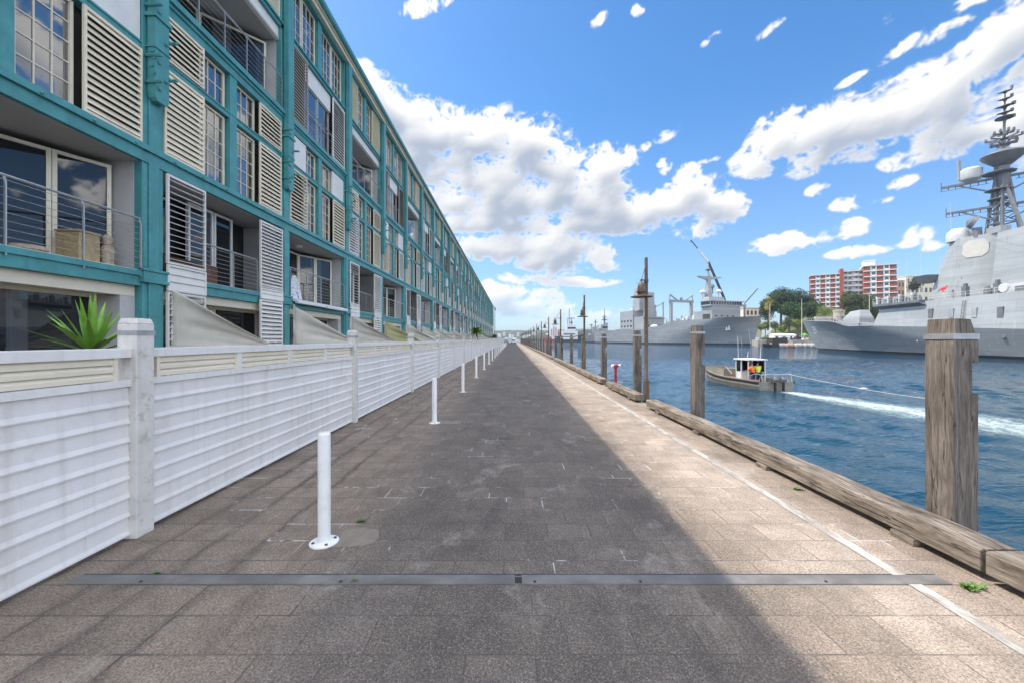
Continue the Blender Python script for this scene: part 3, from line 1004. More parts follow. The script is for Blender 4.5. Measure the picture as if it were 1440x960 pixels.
def slatpanel(bay_y, y0, y1, z0, z1, mat, x=.04, pitch=.055, kind='siding_panel'):
    key = ('p', round(y1 - y0, 3), round(z1 - z0, 3), mat, pitch)
    if key not in CACHE:
        w, h = y1 - y0, z1 - z0
        b = MB()
        b.box(-.03, .02, 0, .05, 0, h); b.box(-.03, .02, w - .05, w, 0, h)
        b.box(-.03, .02, .05, w - .05, 0, .05); b.box(-.03, .02, .05, w - .05, h - .05, h)
        n = max(2, int((h - .1) / pitch)); p = (h - .1) / n
        for k in range(n):
            z = .05 + k * p
            b.prism([(-.03, z), (.012, z), (-.012, z + p * .95), (-.03, z + p * .95)], 'y', .05, w - .05)
        CACHE[key] = proto(b, kind, [M[mat]])
    part(kind, CACHE[key], (x, bay_y + y0, z0))


def railing(bay_y, y0, y1, z0, h, posts, wires=8, x=.06, style='tube'):
    key = ('r', round(y1 - y0, 3), h, posts, wires)
    if key not in CACHE:
        w = y1 - y0
        b = MB()
        b.tube([(-.03, 0, h), (-.03, w, h)], .024, 6)
        for k in range(posts):
            c = .02 + (w - .04) * k / (posts - 1)
            b.bar((.0, c, -.22), (.0, c, h - .12), .035, .02)
            b.bar((.0, c, h - .125), (-.03, c, h - .01), .035, .02)
        for k in range(wires):
            z = .08 + (h - .16) * k / (wires - 1)
            b.tube([(0, 0, z), (0, w, z)], .006, 4)
        CACHE[key] = proto(b, 'balcony_railing', [M['steel']])
    part('balcony_railing', CACHE[key], (x, bay_y + y0, z0))


def recess(kind, bay_y, y0, y1, z0, z1, depth, tmat='plaster'):
    """floor, ceiling and side walls of a set-back balcony"""
    key = ('rc', kind, round(y1 - y0, 3), round(z1 - z0, 3), depth)
    if key not in CACHE:
        w, h = y1 - y0, z1 - z0
        b = MB()
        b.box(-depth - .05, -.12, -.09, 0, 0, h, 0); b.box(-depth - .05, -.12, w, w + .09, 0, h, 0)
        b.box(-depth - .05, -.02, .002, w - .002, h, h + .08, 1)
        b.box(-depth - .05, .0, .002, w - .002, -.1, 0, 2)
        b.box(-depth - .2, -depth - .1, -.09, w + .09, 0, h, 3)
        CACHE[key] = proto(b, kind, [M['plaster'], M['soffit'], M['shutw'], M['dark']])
    part(kind, CACHE[key], (0, bay_y + y0, z0))


# columns with their hanging corbel posts
c1 = MB()
c1.box(-.4, .07, -.27, .27, 0, 2.98); c1.box(.07, .11, -.15, .15, 0, 2.98)
c1.box(-.38, .17, -.33, .33, 2.98, 3.06); c1.box(-.38, .14, -.30, .30, 3.06, 3.24); c1.box(-.38, .17, -.33, .33, 3.24, 3.30)
c1.box(-.4, .06, -.27, .27, 3.30, 15.5)
c1.box(.06, .10, -.13, .13, 3.30, 7.3)
c1.box(.06, .075, -.25, -.15, 3.34, 5.66); c1.box(.06, .075, .15, .25, 3.34, 5.66)
col_me = c1.mesh('column', M['teal'])
c2 = MB()
pr = [(-.12, 7.16), (.12, 7.16), (.165, 7.21), (.185, 7.30), (.185, 15.45), (-.185, 15.45), (-.185, 7.30), (-.165, 7.21)]
c2.prism(pr, 'x', .10, .28)
for k, z in enumerate((7.45, 7.72, 8.05, 8.6, 9.2)):
    c2.lathe([(.045, 0), (.045, .03), (.03, .045), (0, .047)], (.28, -.09 + .18 * (k % 2), z), 8, 0, 'x')
    c2.lathe([(.035, 0), (.035, .4)], (.0 + .06, -.2 + .4 * (k % 2), z + .1), 6, 0, 'x')
for k in range(5):
    z = 7.6 + k * .17
    c2.tube([(.21 + .05 * (k % 2), -.185, z), (.21 + .05 * (k % 2), -.205, z)], .05, 8); c2.tube([(.21, .185, z), (.21, .205, z)], .05, 8)
c2.box(.06, .32, -.225, .225, 9.05, 9.13); c2.box(.06, .305, -.205, .205, 8.35, 8.385)
cor_me = c2.mesh('corbel_post', M['teal'])
for n in range(-2, NB + 1):
    o = link(col_me, 'column', bld, (0, Y0 + BW * n, 0), 0)
    if n < 6:
        b = o.modifiers.new('bevel', 'BEVEL'); b.width, b.segments, b.limit_method = .012, 1, 'ANGLE'
    link(cor_me, 'corbel_post', o)

# long members
ya, yb = Y0 - BW * 2 - .3, YE + .3
def longbox(name, boxes, mats):
    b = MB()
    for (x0, x1, z0, z1, mi) in boxes: b.box(x0, x1, ya, yb, z0, z1, mi)
    return b.build(name, mats, bld)
longbox('first_floor_beam', [(-.3, .045, 2.90, 3.12, 0), (-.3, .09, 3.122, 3.235, 0)], [M['teal']])
longbox('belt_beam', [(-.3, .09, 5.72, 5.97, 0), (-.3, .155, 5.972, 6.06, 0), (-.3, .125, 6.062, 6.12, 0)], [M['teal']])
longbox('transom_beam', [(-.2, .03, 8.25, 8.42, 0), (-.2, .055, 8.38, 8.425, 0)], [M['teal']])
longbox('third_floor_beam', [(-.3, .07, 9.55, 9.76, 0), (-.3, .11, 9.762, 9.86, 0), (-.3, .17, 9.862, 9.96, 0), (-.3, .135, 9.962, 10.05, 0)], [M['teal']])
longbox('clerestory_sill', [(-.3, .06, 12.97, 13.10, 0), (-.3, .12, 13.102, 13.18, 0)], [M['teal']])
longbox('eaves_board', [(-.3, .12, 15.46, 15.56, 0), (-.3, .24, 15.562, 15.72, 1), (-.3, .33, 15.722, 15.78, 1)], [M['teal'], M['cream']])
gt = MB()
gt.prism([(.30, 15.80), (.40, 15.77), (.47, 15.84), (.49, 15.98), (.44, 15.98), (.42, 15.88), (.30, 15.88)], 'y', ya, yb)
gt.prism([(.10, 15.782), (.30, 15.782), (.30, 16.02), (.10, 16.02)], 'y', ya, yb)
gt.build('gutter', M['teal'], bld)
rf = MB()
rf.prism([(.30, 16.0), (.30, 16.06), (-9.0, 17.6), (-18.6, 16.06), (-18.6, 16.0), (-9, 17.5)], 'y', ya, yb)
rf.build('roof', M['rooft'], bld)
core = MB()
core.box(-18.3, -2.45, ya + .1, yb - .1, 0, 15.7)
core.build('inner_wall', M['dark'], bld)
# downpipes at the roof brackets
for n in range(-1, NB + 1):
    if n % 2 == 1 and n < 20:
        b = MB(); y = Y0 + BW * n + .24
        b.tube([(.38, y, 15.84), (.30, y, 15.5), (.13, y, 15.25), (.11, y, 10.1)], .035, 6)
        b.build('downpipe', M['teal'], bld)

for n in range(-2, NB):
    y = Y0 + BW * n
    even = n % 2 == 0
    detail = n >= -1
    # backing behind the flush parts
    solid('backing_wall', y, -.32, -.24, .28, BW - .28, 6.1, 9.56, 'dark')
    # ground floor
    solid('lintel_panel', y, -.66, -.10, .28, BW - .28, 2.66, 2.895, 'cream')
    solid('pier', y, -.9, -.10, BW - .62, BW - .275, 0, 2.655, 'plaster')
    if n < 14:
        window(y, .30, 2.72, .25, 2.66, 1, 1, -.62, .07)
        window(y, 2.74, BW - .63, .25, 2.66, 1, 1, -.62, .07)
        solid('stall_riser', y, -.68, -.58, .28, BW - .62, 0, .25, 'plaster')
    else:
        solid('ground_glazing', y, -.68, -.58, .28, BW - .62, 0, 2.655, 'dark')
    # second floor, both kinds
    sm = 'shutc' if n % 3 != 2 else 'shutw'
    rr = random.Random(n + 50)
    sm2 = rr.choice(['shutw', 'shutc', 'shutw'])
    ti = rr.choice([56, 64, 50])
    window(y, 1.54, 2.50, 6.16, 8.22, 3, 5)
    window(y, 2.90, 3.86, 6.16, 8.22, 3, 5)
    window(y, 1.54, 2.50, 8.45, 9.53, 3, 2)
    window(y, 2.90, 3.86, 8.45, 9.53, 3, 2)
    solid('mullion', y, -.2, .045, 2.55, 2.85, 6.125, 9.545, 'teal')
    shutter(y, .29, 1.52, 6.14, 8.22, sm, .065, .135, ti)
    shutter(y, 3.90, BW - .29, 6.14, 8.22, sm2 if n > 1 else 'shutc', .065, .135, 58)
    if even:
        shutter(y, .29, 1.52, 8.44, 9.53, 'shutc', .065, .135, 58)
        shutter(y, 3.90, BW - .29, 8.44, 9.53, 'shutc', .065, .135, 58)
    else:
        solid('blank_panel', y, -.06, .03, .29, 1.52, 8.44, 9.53, 'white')
        solid('blank_panel', y, -.06, .03, 3.90, BW - .29, 8.44, 9.53, 'white')
    if even:
        # first floor: shutters either side of a narrow balcony
        shutter(y, .30, 1.50, 3.52, 5.68, 'shutw', .12, .145, 12)
        slatpanel(y, .30, 1.50, 2.86, 3.50, 'shutw', .14, .15)
        if n < 20: shutter(y, .30, 1.50, .4, 2.84, 'shutw', .12, .145, 14)
        shutter(y, 3.84, BW - .30, 3.42, 5.62, 'shutw', .12, .115, 46)
        slatpanel(y, 3.84, BW - .30, 3.04, 3.40, 'shutw', .14, .17)
        if n < 20: shutter(y, 3.84, BW - .30, .3, 3.02, 'shutw', .12, .135, 46)
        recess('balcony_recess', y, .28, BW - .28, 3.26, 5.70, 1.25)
        window(y, .35, 1.75, 3.30, 5.55, 1, 1, -1.1, .06, .02, 'white')
        window(y, 2.05, 3.0, 3.30, 5.60, 1, 1, -.82, .07, .02, 'white')
        window(y, 3.04, 3.84, 3.30, 5.60, 1, 1, -.82, .07, .02, 'white')
        railing(y, 1.55, 3.80, 3.28, 1.02, 3)
        solid('planter_box', y, -.72, -.18, .55, 2.35, 3.265, 3.78, 'planter') if n == 0 else None
        # third floor: wide set-back balcony
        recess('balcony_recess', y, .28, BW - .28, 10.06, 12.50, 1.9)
        solid('balcony_header', y, -.14, -.04, .28, BW - .28, 12.49, 12.965, 'white')
        window(y, .4, 2.0, 10.1, 12.3, 1, 1, -1.75, .07)
        window(y, 2.02, 3.6, 10.1, 12.3, 1, 1, -1.75, .07)
        splayed(y, 3.64, 1.75, 5.02, .42, 10.1, 12.3)
        railing(y, .30, BW - .30, 10.09, 1.08, 6, 7, .12)
        # clerestory
        for (a, b) in ((.28, 1.62), (3.80, BW - .28)): slatpanel(y, a, b, 13.2, 15.44, 'creamy' if n % 4 else 'cream', .0, .07, 'louvre_panel')
        window(y, 1.66, 2.50, 13.2, 15.44, 3, 4); window(y, 2.90, 3.76, 13.2, 15.44, 3, 4)
        solid('mullion_top', y, -.2, .03, 2.53, 2.87, 13.18, 15.455, 'teal')
    else:
        # first floor: wide balcony
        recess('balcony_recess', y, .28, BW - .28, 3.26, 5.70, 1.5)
        window(y, .32, 1.55, 3.30, 5.56, 1, 1, -1.35, .075)
        window(y, 1.58, 3.45, 3.30, 5.56, 1, 1, -1.35, .075)
        splayed(y, 3.48, 1.35, 4.24, .96, 3.30, 5.56)
        splayed(y, 4.25, .955, 5.04, .55, 3.30, 5.56)
        railing(y, .30, BW - .30, 3.30, 1.10, 5, 8, .07)
        # third floor: shutters and a sliding window with a guard rail
        shutter(y, .29, 1.56, 10.08, 12.94, 'taupe' if n != 5 else 'shutw', .075, .12, 62)
        shutter(y, 3.84, BW - .29, 10.08, 12.94, ('shutw', 'taupe')[(n // 2) % 2], .075, .135, 56)
        solid('blank_panel', y, -.12, -.04, 1.58, 3.84, 12.2, 12.95, 'white')
        window(y, 1.60, 2.70, 10.08, 12.18, 1, 2, -.12, .05, .03, 'steel'); window(y, 2.72, 3.80, 10.08, 12.18, 1, 2, -.12, .05, .03, 'steel')
        railing(y, 1.60, 3.82, 10.10, 1.05, 3, 4, .06)
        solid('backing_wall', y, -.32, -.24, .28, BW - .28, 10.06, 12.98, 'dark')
        for (a, b) in ((.30, 1.36), (1.42, 2.48), (2.92, 3.98), (4.04, 5.10)): window(y, a, b, 13.2, 15.44, 3, 4)
        solid('mullion_top', y, -.2, .03, 2.53, 2.87, 13.18, 15.455, 'teal')
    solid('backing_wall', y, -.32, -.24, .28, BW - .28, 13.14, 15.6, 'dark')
    if n in (1,):
        b = MB(); b.lathe([(.17, 0), (.17, -.03), (.13, -.075), (0, -.09)], (-.75, y + 2.4, 5.70), 16); b.build('ceiling_light', M['white'], bld, smooth=40)
        b = MB(); b.box(.14, .30, y + .35, y + 5.0, 3.13, 3.19); b.box(.20, .34, y + .4, y + 2.6, 3.06, 3.125); b.box(.20, .34, y + 2.75, y + 4.9, 3.05, 3.12)
        b.build('folded_awning', M['white'], bld)
for kind, (mb, mats) in REST.items():
    tag(mb.build('distant_' + {'pane': 'panes', 'pier': 'piers', 'backing_wall': 'backing_walls'}.get(kind, kind + 's'), mats, bld), kind='stuff')
ew = MB(); ew.box(-18.3, .0, YE + .28, YE + .5, 0, 15.6); ew.build('end_wall', M['cream'], bld)
ew = MB(); ew.box(-18.3, .0, ya - .3, ya + .05, 0, 15.6); ew.build('end_wall', M['cream'], bld)
# belt beam bolts on the nearest bays
for n in range(-1, 4):
    for k in range(6):
        b = MB(); b.lathe([(.03, 0), (.03, .02), (.012, .035), (0, .036)], (.155, Y0 + BW * n + .5 + k * .88, 6.016), 7, 0, 'x')
        b.build('bolt', M['teal'], bld)

# ------------------------------------------------------------------ privacy sails between the terraces
def sail(n, top, out, mat, lab, rng):
    y = Y0 + BW * n + .42
    t = thing('privacy_sail', lab, 'canvas sail', (XB + .12, y, 0), 0, 'canvas sails between the terraces')
    N = 16
    vs, fs = [], []
    for i in range(N + 1):
        for j in range(N + 1):
            u, v = i / N, j / N                       # u outwards, v up
            topz = 1.52 + (top - 1.52) * (1 - u) ** 1.04
            z = 1.50 + (topz - 1.50) * v
            x = out * u
            ang = math.atan2(z - 1.5, out * (1.02 - u))
            w = .05 * math.sin(ang * 38 + rng) * u * (1 - u) * 2 + .16 * math.sin(math.pi * v) * math.sin(math.pi * min(1, u * 1.1)) 
            vs.append((x, w + .03 * mn.noise(Vector((x * 2, z * 3, n))), z))
    for i in range(N):
        for j in range(N):
            a = i * (N + 1) + j
            fs.append((a, a + N + 1, a + N + 2, a + 1))
    b = MB(); b.add(vs, fs)
    o = b.build('canvas', M[mat], t, smooth=1)
    s = o.modifiers.new('solid', 'SOLIDIFY'); s.thickness = .006
    b = MB(); b.bar((.0, .01, 1.46), (out + .05, .01, 1.46), .05, .06); b.build('rail', M['steel'], t)
    b = MB(); b.bar((out + .03, .01, 0), (out + .03, .01, 1.5), .05, .05); b.build('post', M['steel'], t)
    b = MB(); b.bar((.02, .01, 1.40), (.02, .01, top + .04), .04, .04); b.build('wall_post', M['white'], t)
    b = MB(); b.box(.05, out, -.03, .03, .05, 1.42); b.build('divider_board', M['white'], t)


for n in range(0, 20):
    rng = random.Random(n).uniform(0, 6)
    lab = ('nearest beige canvas sail, its tall edge at the teal column, beyond the spiky plant' if n == 0 else 'second beige canvas sail below the balcony with the white towels' if n == 1 else
           'third beige canvas sail along the terrace, just behind the second fence post' if n == 2 else 'yellowish canvas sail between two beige ones on the terraces' if n == 3 else f'beige canvas sail, {NTH[n]} along the terrace')
    sail(n, 2.93 + random.Random(n + 5).uniform(-.05, .06), 2.55, 'canvasy' if n == 3 else 'canvas', lab, rng)

# ------------------------------------------------------------------ things on the balconies and terrace
yb_ = Y0 - BW
M['wicker'] = paint('wicker', (.42, .31, .17), .8, .2, 12, .3, (.2, .14, .07), .6, 90)
t = thing('storage_box', 'tan wicker storage box behind the railing of the nearest balcony', 'storage box', (XB - .55, 8.22, 3.265))
b = MB(); b.box(-.24, .24, -.21, .21, .03, .60); b.build('box', M['wicker'], t, bevel=.02)
b = MB(); b.box(-.26, .26, -.23, .23, .605, .65); b.build('lid', M['wicker'], t, bevel=.02)
for sx_ in (-.2, .2):
    for sy_ in (-.17, .17):
        b = MB(); b.box(sx_ - .03, sx_ + .03, sy_ - .03, sy_ + .03, 0, .03); b.build('foot', M['planter'], t)
M['stone'] = paint('carved_stone', (.42, .34, .25), .85, .25, 14, .4, (.15, .11, .08), .6, 40)
t = thing('stone_figure', 'small carved stone figure beside the wicker box on the nearest balcony', 'ornament', (XB - .36, 8.62, 3.265))
b = MB(); b.lathe([(.11, 0), (.12, .05), (.10, .08), (.12, .2), (.13, .32), (.10, .42), (.06, .46)], n=12); b.build('body', M['stone'], t, smooth=40)
b = MB(); b.lathe([(.02, .44), (.08, .48), (.095, .56), (.08, .64), (.03, .70), (0, .71)], n=12); b.build('head', M['stone'], t, smooth=40)
b = MB(); b.lathe([(.15, 0), (.15, .03), (.12, .035)], n=4); b.build('plinth', M['stone'], t)
t = thing('cushion_pile', 'pale fur cushion lying beside the wicker box on the nearest balcony', 'cushion', (XB - .45, 7.28, 3.265))
b = MB(); b.lathe([(.0, 0), (.2, .01), (.26, .07), (.22, .14), (.0, .17)], n=16); b.build('cushion', M['stone'], t, smooth=60)

yc = Y0 + BW
m_, nt, bs = newmat('towel_cloth')
nz = nt.noise(nt.pos((1, 1, 1)), 5.5, 3, .6)
nt.l(nt.mix(nt.ramp(nz, .58, .62), (.80, .80, .82), (.05, .13, .42)), bs.inputs['Base Color'])
bs.inputs['Roughness'].default_value = .95
M['towel'] = m_
def drape(name, lab, x, y, z, w, hgt, mat, group):
    t = thing(name, lab, 'towel', (x, y, z), 0, group)
    N = 12
    vs, fs = [], []
    for i in range(N + 1):
        for j in range(N + 1):
            u, v = i / N - .5, j / N
            z_ = hgt * (1 - v)
            sx_ = .10 * v + .03 * math.sin(u * 16 + v * 2) * v
            vs.append((sx_, u * w * (.35 + .65 * v ** .6), z_ + .03 * math.cos(u * 6)))
    for i in range(N):
        for j in range(N):
            a = i * (N + 1) + j
            fs.append((a, a + N + 1, a + N + 2, a + 1))
    b = MB(); b.add(vs, fs)
    o = b.build('cloth', M[mat], t, smooth=1)
    s = o.modifiers.new('s', 'SOLIDIFY'); s.thickness = .012
    b = MB(); b.bar((-.03, -w * .2, hgt + .01), (-.03, w * .2, hgt + .01), .03, .03); b.bar((-.03, 0, 0), (-.03, 0, hgt), .03, .03); b.build('stand', M['steel'], t)
drape('draped_towel', 'white towel with a blue pattern hanging behind the second balcony railing', XB - .45, yc + 1.55, 3.27, .9, 1.0, 'towel', 'towels on the second balcony')
drape('draped_towel', 'plain white towel hanging beside the blue patterned one', XB - .45, yc + .72, 3.27, .7, .8, 'shutw', 'towels on the second balcony')

M['leaf'] = paint('yucca_leaf', (.20, .42, .05), .38, .25, 5, rnd=.1)
M['leafd'] = paint('yucca_leaf_old', (.10, .20, .035), .45, .25, 5)
M['pot'] = paint('terracotta_pot', (.35, .17, .10), .8, .15, 4)
M['bark'] = paint('bark', (.12, .095, .07), .9, .3, 8, bump=.6, bs_=30)


def spiky(name, lab, loc, n, ln_, trunk, seed, mats=('leaf', 'leafd'), group=None, wid=.055):
    t = thing(name, lab, 'plant', loc, 0, group)
    r = random.Random(seed)
    b = MB()
    for k in range(n):
        a = k * 2.39996 + r.uniform(-.2, .2)
        el = R(12 + 76 * (1 - k / n) ** 1.0) if k else R(88)
        el += r.uniform(-.12, .12)
        L_ = ln_ * r.uniform(.72, 1.05)
        pts = []
        for s in range(7):
            q = s / 6
            droop = q * q * L_ * .16 * math.cos(el) * r.uniform(.8, 1.2)
            rr = q * L_ * math.cos(el)
            pts.append((math.cos(a) * rr, math.sin(a) * rr, trunk + q * L_ * math.sin(el) - droop, wid * min(1, .5 + q * 2.2) * (1 - q ** 3.2) + .001))
        sd_ = Vector((-math.sin(a), math.cos(a), 0))
        vs = []
        for (x, y, z, w) in pts:
            p = Vector((x, y, z))
            up_ = Vector((-math.cos(a) * math.sin(el), -math.sin(a) * math.sin(el), math.cos(el)))
            vs += [p - sd_ * w / 2, p - up_ * w * .22, p + sd_ * w / 2]
        fs = []
        for s in range(6):
            fs += [(3 * s, 3 * s + 1, 3 * s + 4, 3 * s + 3), (3 * s + 1, 3 * s + 2, 3 * s + 5, 3 * s + 4)]
        b.add(vs, fs, 0 if el > R(28) else 1)
    b.build('leaves', [M[mats[0]], M[mats[1]]], t, smooth=1, normals=False)
    b = MB(); b.tube([(0, 0, .35), (.01, .01, trunk * .6), (0, 0, trunk + .05)], [.06, .05, .045], 9); b.build('stem', M['bark'], t, smooth=40)
    b = MB(); b.lathe([(.16, 0), (.22, .38), (.24, .38), (.24, .44), (.21, .44), (.20, .40), (0, .39)], n=20); b.build('pot', M['pot'], t, smooth=35)
    return t


spiky('spiky_plant', 'bright green spiky leaved plant rising above the nearest fence panel', (-4.22, 4.0, 0), 30, .62, 1.56, 3)

M['palm'] = paint('palm_leaf', (.16, .26, .035), .5, .3, 4)
def frond_palm(name, lab, loc, h, r0, nf, seed, group):
    t = thing(name, lab, 'palm', loc, 0, group)
    r = random.Random(seed)
    b = MB()
    for k in range(nf):
        a = k * 2.4 + r.uniform(-.3, .3)
        el = R(r.uniform(5, 85))
        L_ = r0 * r.uniform(.75, 1.1)
        P0 = Vector((0, 0, h))
        prev = P0
        for s in range(1, 9):
            q = s / 8
            rr = q * L_ * math.cos(el)
            p = P0 + Vector((math.cos(a) * rr, math.sin(a) * rr, q * L_ * math.sin(el) - q * q * L_ * .45))
            d = (p - prev).normalized()
            sdv = d.cross(Vector((0, 0, 1))).normalized()
            for sg in (-1, 1):
                for e in (0, .5):
                    o_ = prev.lerp(p, e)
                    tip = o_ + sdv * sg * .36 * r0 * (1.05 - q * .7) + d * .18 * r0 - Vector((0, 0, .10 * r0))
                    b.add([o_, o_ + d * .055 * r0, tip], [(0, 1, 2)])
            prev = p
    b.build('crown', M['palm'], t, normals=False)
    b = MB(); b.tube([(0, 0, 0), (.05, 0, h * .5), (0, 0, h)], [.14, .11, .10], 9); b.build('trunk', M['bark'], t, smooth=40)


frond_palm('young_palm', 'young feathery palm standing behind the far part of the white fence', (-4.6, 52, 0), 2.5, 1.5, 26, 4, None)
frond_palm('terrace_palm', 'low bushy palm at the far end of the terraces, beyond the taller one', (-6.2, 140, 0), 2.2, 2.4, 26, 5, None)
# ------------------------------------------------------------------ grey warships
def hullmat(name, c, boot=.55):
    m, nt, bs = newmat(name)
    p = nt.pos(src='obj')
    f = nt.noise(nt.pos((.10, .10, 1.1), src='obj'), 1.0, 5, .6)
    col = nt.mix(nt.ramp(f, .3, .7), tuple(x * .91 for x in c), tuple(x * 1.07 for x in c))
    pl = nt.n('ShaderNodeTexBrick', offset=.5)
    cm = nt.n('ShaderNodeCombineXYZ'); s3 = nt.n('ShaderNodeSeparateXYZ'); nt.l(p, s3.inputs[0])
    nt.l(s3.outputs[0], cm.inputs[0]); nt.l(s3.outputs[2], cm.inputs[1]); nt.l(cm.outputs[0], pl.inputs['Vector'])
    for k, v in (('Scale', 1), ('Mortar Size', .035), ('Brick Width', 6.5), ('Row Height', 2.3), ('Mortar Smooth', .3)): pl.inputs[k].default_value = v
    pl.inputs['Color1'].default_value = (.42, .42, .42, 1); pl.inputs['Color2'].default_value = (.57, .57, .57, 1); pl.inputs['Mortar'].default_value = (.27, .27, .27, 1)
    col = nt.mix(.55, col, pl.outputs['Color'], 'OVERLAY')
    st = nt.noise(nt.pos((1.1, 1.1, .07), src='obj'), 1.2, 5, .7)
    col = nt.mix(nt.ramp(st, .57, .72, 0, .4), col, (.56, .57, .56))
    st2 = nt.noise(nt.pos((1.7, 1.7, .10), (9, 3, 0), src='obj'), 1.1, 5, .7)
    col = nt.mix(nt.ramp(st2, .58, .74, 0, .5), col, (.19, .14, .10))
    if boot:
        bt = nt.ramp(nt.math('ADD', s3.outputs[2], nt.math('MULTIPLY', nt.math('SUBTRACT', f, .5), .15)), boot - .06, boot + .06, 1, 0)
        col = nt.mix(bt, col, (.022, .02, .022))
    nt.l(col, bs.inputs['Base Color'])
    bs.inputs['Roughness'].default_value = .55
    b = nt.n('ShaderNodeBump', ins={'Strength': .25, 'Distance': .12}); nt.l(nt.noise(nt.pos((.35, .35, .5), src='obj'), 1, 3, .5), b.inputs['Height']); nt.l(b.outputs[0], bs.inputs['Normal'])
    return m


GREY = (.285, .30, .30)
M['hull'] = hullmat('warship_hull', GREY)
M['super'] = hullmat('warship_superstructure', (.325, .34, .335), 0)
M['hull2'] = hullmat('supply_hull', (.255, .27, .275), 1.1)
M['super2'] = hullmat('supply_superstructure', (.29, .30, .30), 0)
M['navy'] = paint('mast_grey', (.145, .152, .158), .6, .15, 1)
M['deckg'] = paint('deck_grey', (.16, .165, .17), .85, .15, .6)
M['radome'] = paint('radome', (.56, .56, .54), .5, .05, 1)
M['panelb'] = paint('radar_panel', (.50, .475, .41), .6, .05, 1)
M['shipglass'] = paint('bridge_glass', (.015, .02, .025), .08, .2, 1)
M['num'] = paint('white_numerals', (.78, .78, .76), .6, .04, 1)
M['red'] = paint('emblem_red', (.62, .03, .03), .5, .05, 1)
M['orange'] = paint('orange_gear', (.75, .16, .03), .7, .1, 5)


def lerp_tab(tab, x):
    if x <= tab[0][0]: return tab[0][1]
    for (a, b), (c, d) in zip(tab, tab[1:]):
        if x <= c: return b + (d - b) * (x - a) / (c - a)
    return tab[-1][1]


class Hull:
    """s runs aft from the stem at the waterline, t to port, z up from the water"""
    def __init__(s_, L, B, rake, Ew, Ed, deck, pw=1.9, pd=2.3, stern=.86, flare=.16):
        s_.fl = flare
        s_.L, s_.B, s_.rake, s_.Ew, s_.Ed, s_.deck, s_.pw, s_.pd, s_.stern = L, B, rake, Ew, Ed, deck, pw, pd, stern

    def s0(s_, f): return -s_.rake * max(0, f) ** .85

    def half(s_, s, f):
        f = max(0, min(1, f))
        E = s_.Ew + (s_.Ed - s_.Ew) * f ** 1.5
        p = s_.pw + (s_.pd - s_.pw) * f
        q = max(0.0, min(1.0, (s - s_.s0(f)) / E))
        b = s_.B * (1 - (1 - q) ** p) * (1 - s_.fl * (1 - f))
        a = (s - .72 * s_.L) / (.28 * s_.L)
        if a > 0: b *= 1 - (1 - s_.stern) * a * a
        return b

    def build(s_, name, mats, parent, zb=-3.0, deckmi=1, ns=64, nf=9, bulwark=0.0):
        b = MB()
        rings = []
        fs_ = [zb / 10] + [k / nf for k in range(nf + 1)]
        for i in range(ns + 1):
            q = (i / ns) ** 1.35
            ring_p, ring_s = [], []
            for f in fs_:
                a0 = s_.s0(f)
                s = a0 + (s_.L - a0) * q
                z = zb if f < 0 else s_.deck(s) * f
                h = s_.half(s, f) * (.92 if f < 0 else 1)
                ring_p.append((-s, h, z)); ring_s.append((-s, -h, z))
            rings.append(ring_p + ring_s[::-1])
        n = len(rings[0])
        vs = [p for r in rings for p in r]
        fc, mi = [], []
        half_n = n // 2
        for i in range(ns):
            for k in range(n):
                k2 = (k + 1) % n
                fc.append((i * n + k, i * n + k2, (i + 1) * n + k2, (i + 1) * n + k))
                mi.append(deckmi if k == half_n - 1 else 0)
        fc.append(tuple(range(ns * n, ns * n + n))); mi.append(0)
        bi = len(b.v)
        b.v.extend(vs); b.f.extend(fc); b.m.extend(mi)
        me = b.mesh(name, mats)
        bm = bmesh.new(); bm.from_mesh(me)
        bmesh.ops.remove_doubles(bm, verts=bm.verts, dist=.004)
        bmesh.ops.recalc_face_normals(bm, faces=bm.faces)
        bm.to_mesh(me); bm.free()
        me.polygons.foreach_set('use_smooth', [True] * len(me.polygons))
        me.set_sharp_from_angle(angle=R(30))
        return link(me, name, parent)


def frustum(b, p0, z0, p1, z1, mi=0):
    return b.loft([[(-s, t, z0) for s, t in p0], [(-s, t, z1) for s, t in p1]], mi)


def text_mesh(txt, size):
    cu = bpy.data.curves.new('numerals', 'FONT')
    cu.body, cu.size, cu.align_x, cu.align_y = txt, size, 'CENTER', 'CENTER'
    cu.resolution_u = 3
    cu.offset = .03
    o = bpy.data.objects.new('numerals', cu)
    COL.objects.link(o)
    dg = bpy.context.evaluated_depsgraph_get()
    me = bpy.data.meshes.new_from_object(o.evaluated_get(dg))
    COL.objects.unlink(o); bpy.data.objects.remove(o)
    return me


# ---- destroyer --------------------------------------------------------------
u_ = Vector((.143, .99))
des = thing('destroyer', 'grey destroyer numbered 39 with a tall radar mast and a red kangaroo emblem', 'warship', (120, 156, ZW), math.atan2(u_.y, u_.x))
WL = -ZW
deck_t = [(-12, 11.8), (6, 10.7), (22, 9.9), (27, 9.3), (33, 7.9), (46, 7.7), (62, 6.9), (84, 5.8), (100, 5.5), (176, 5.4)]
dh = Hull(176, 11.4, 11.0, 82, 56, lambda s: lerp_tab(deck_t, s), 1.75, 1.75, flare=.20)
hull_o = dh.build('hull', [M['hull'], M['deckg']], des, ns=72)
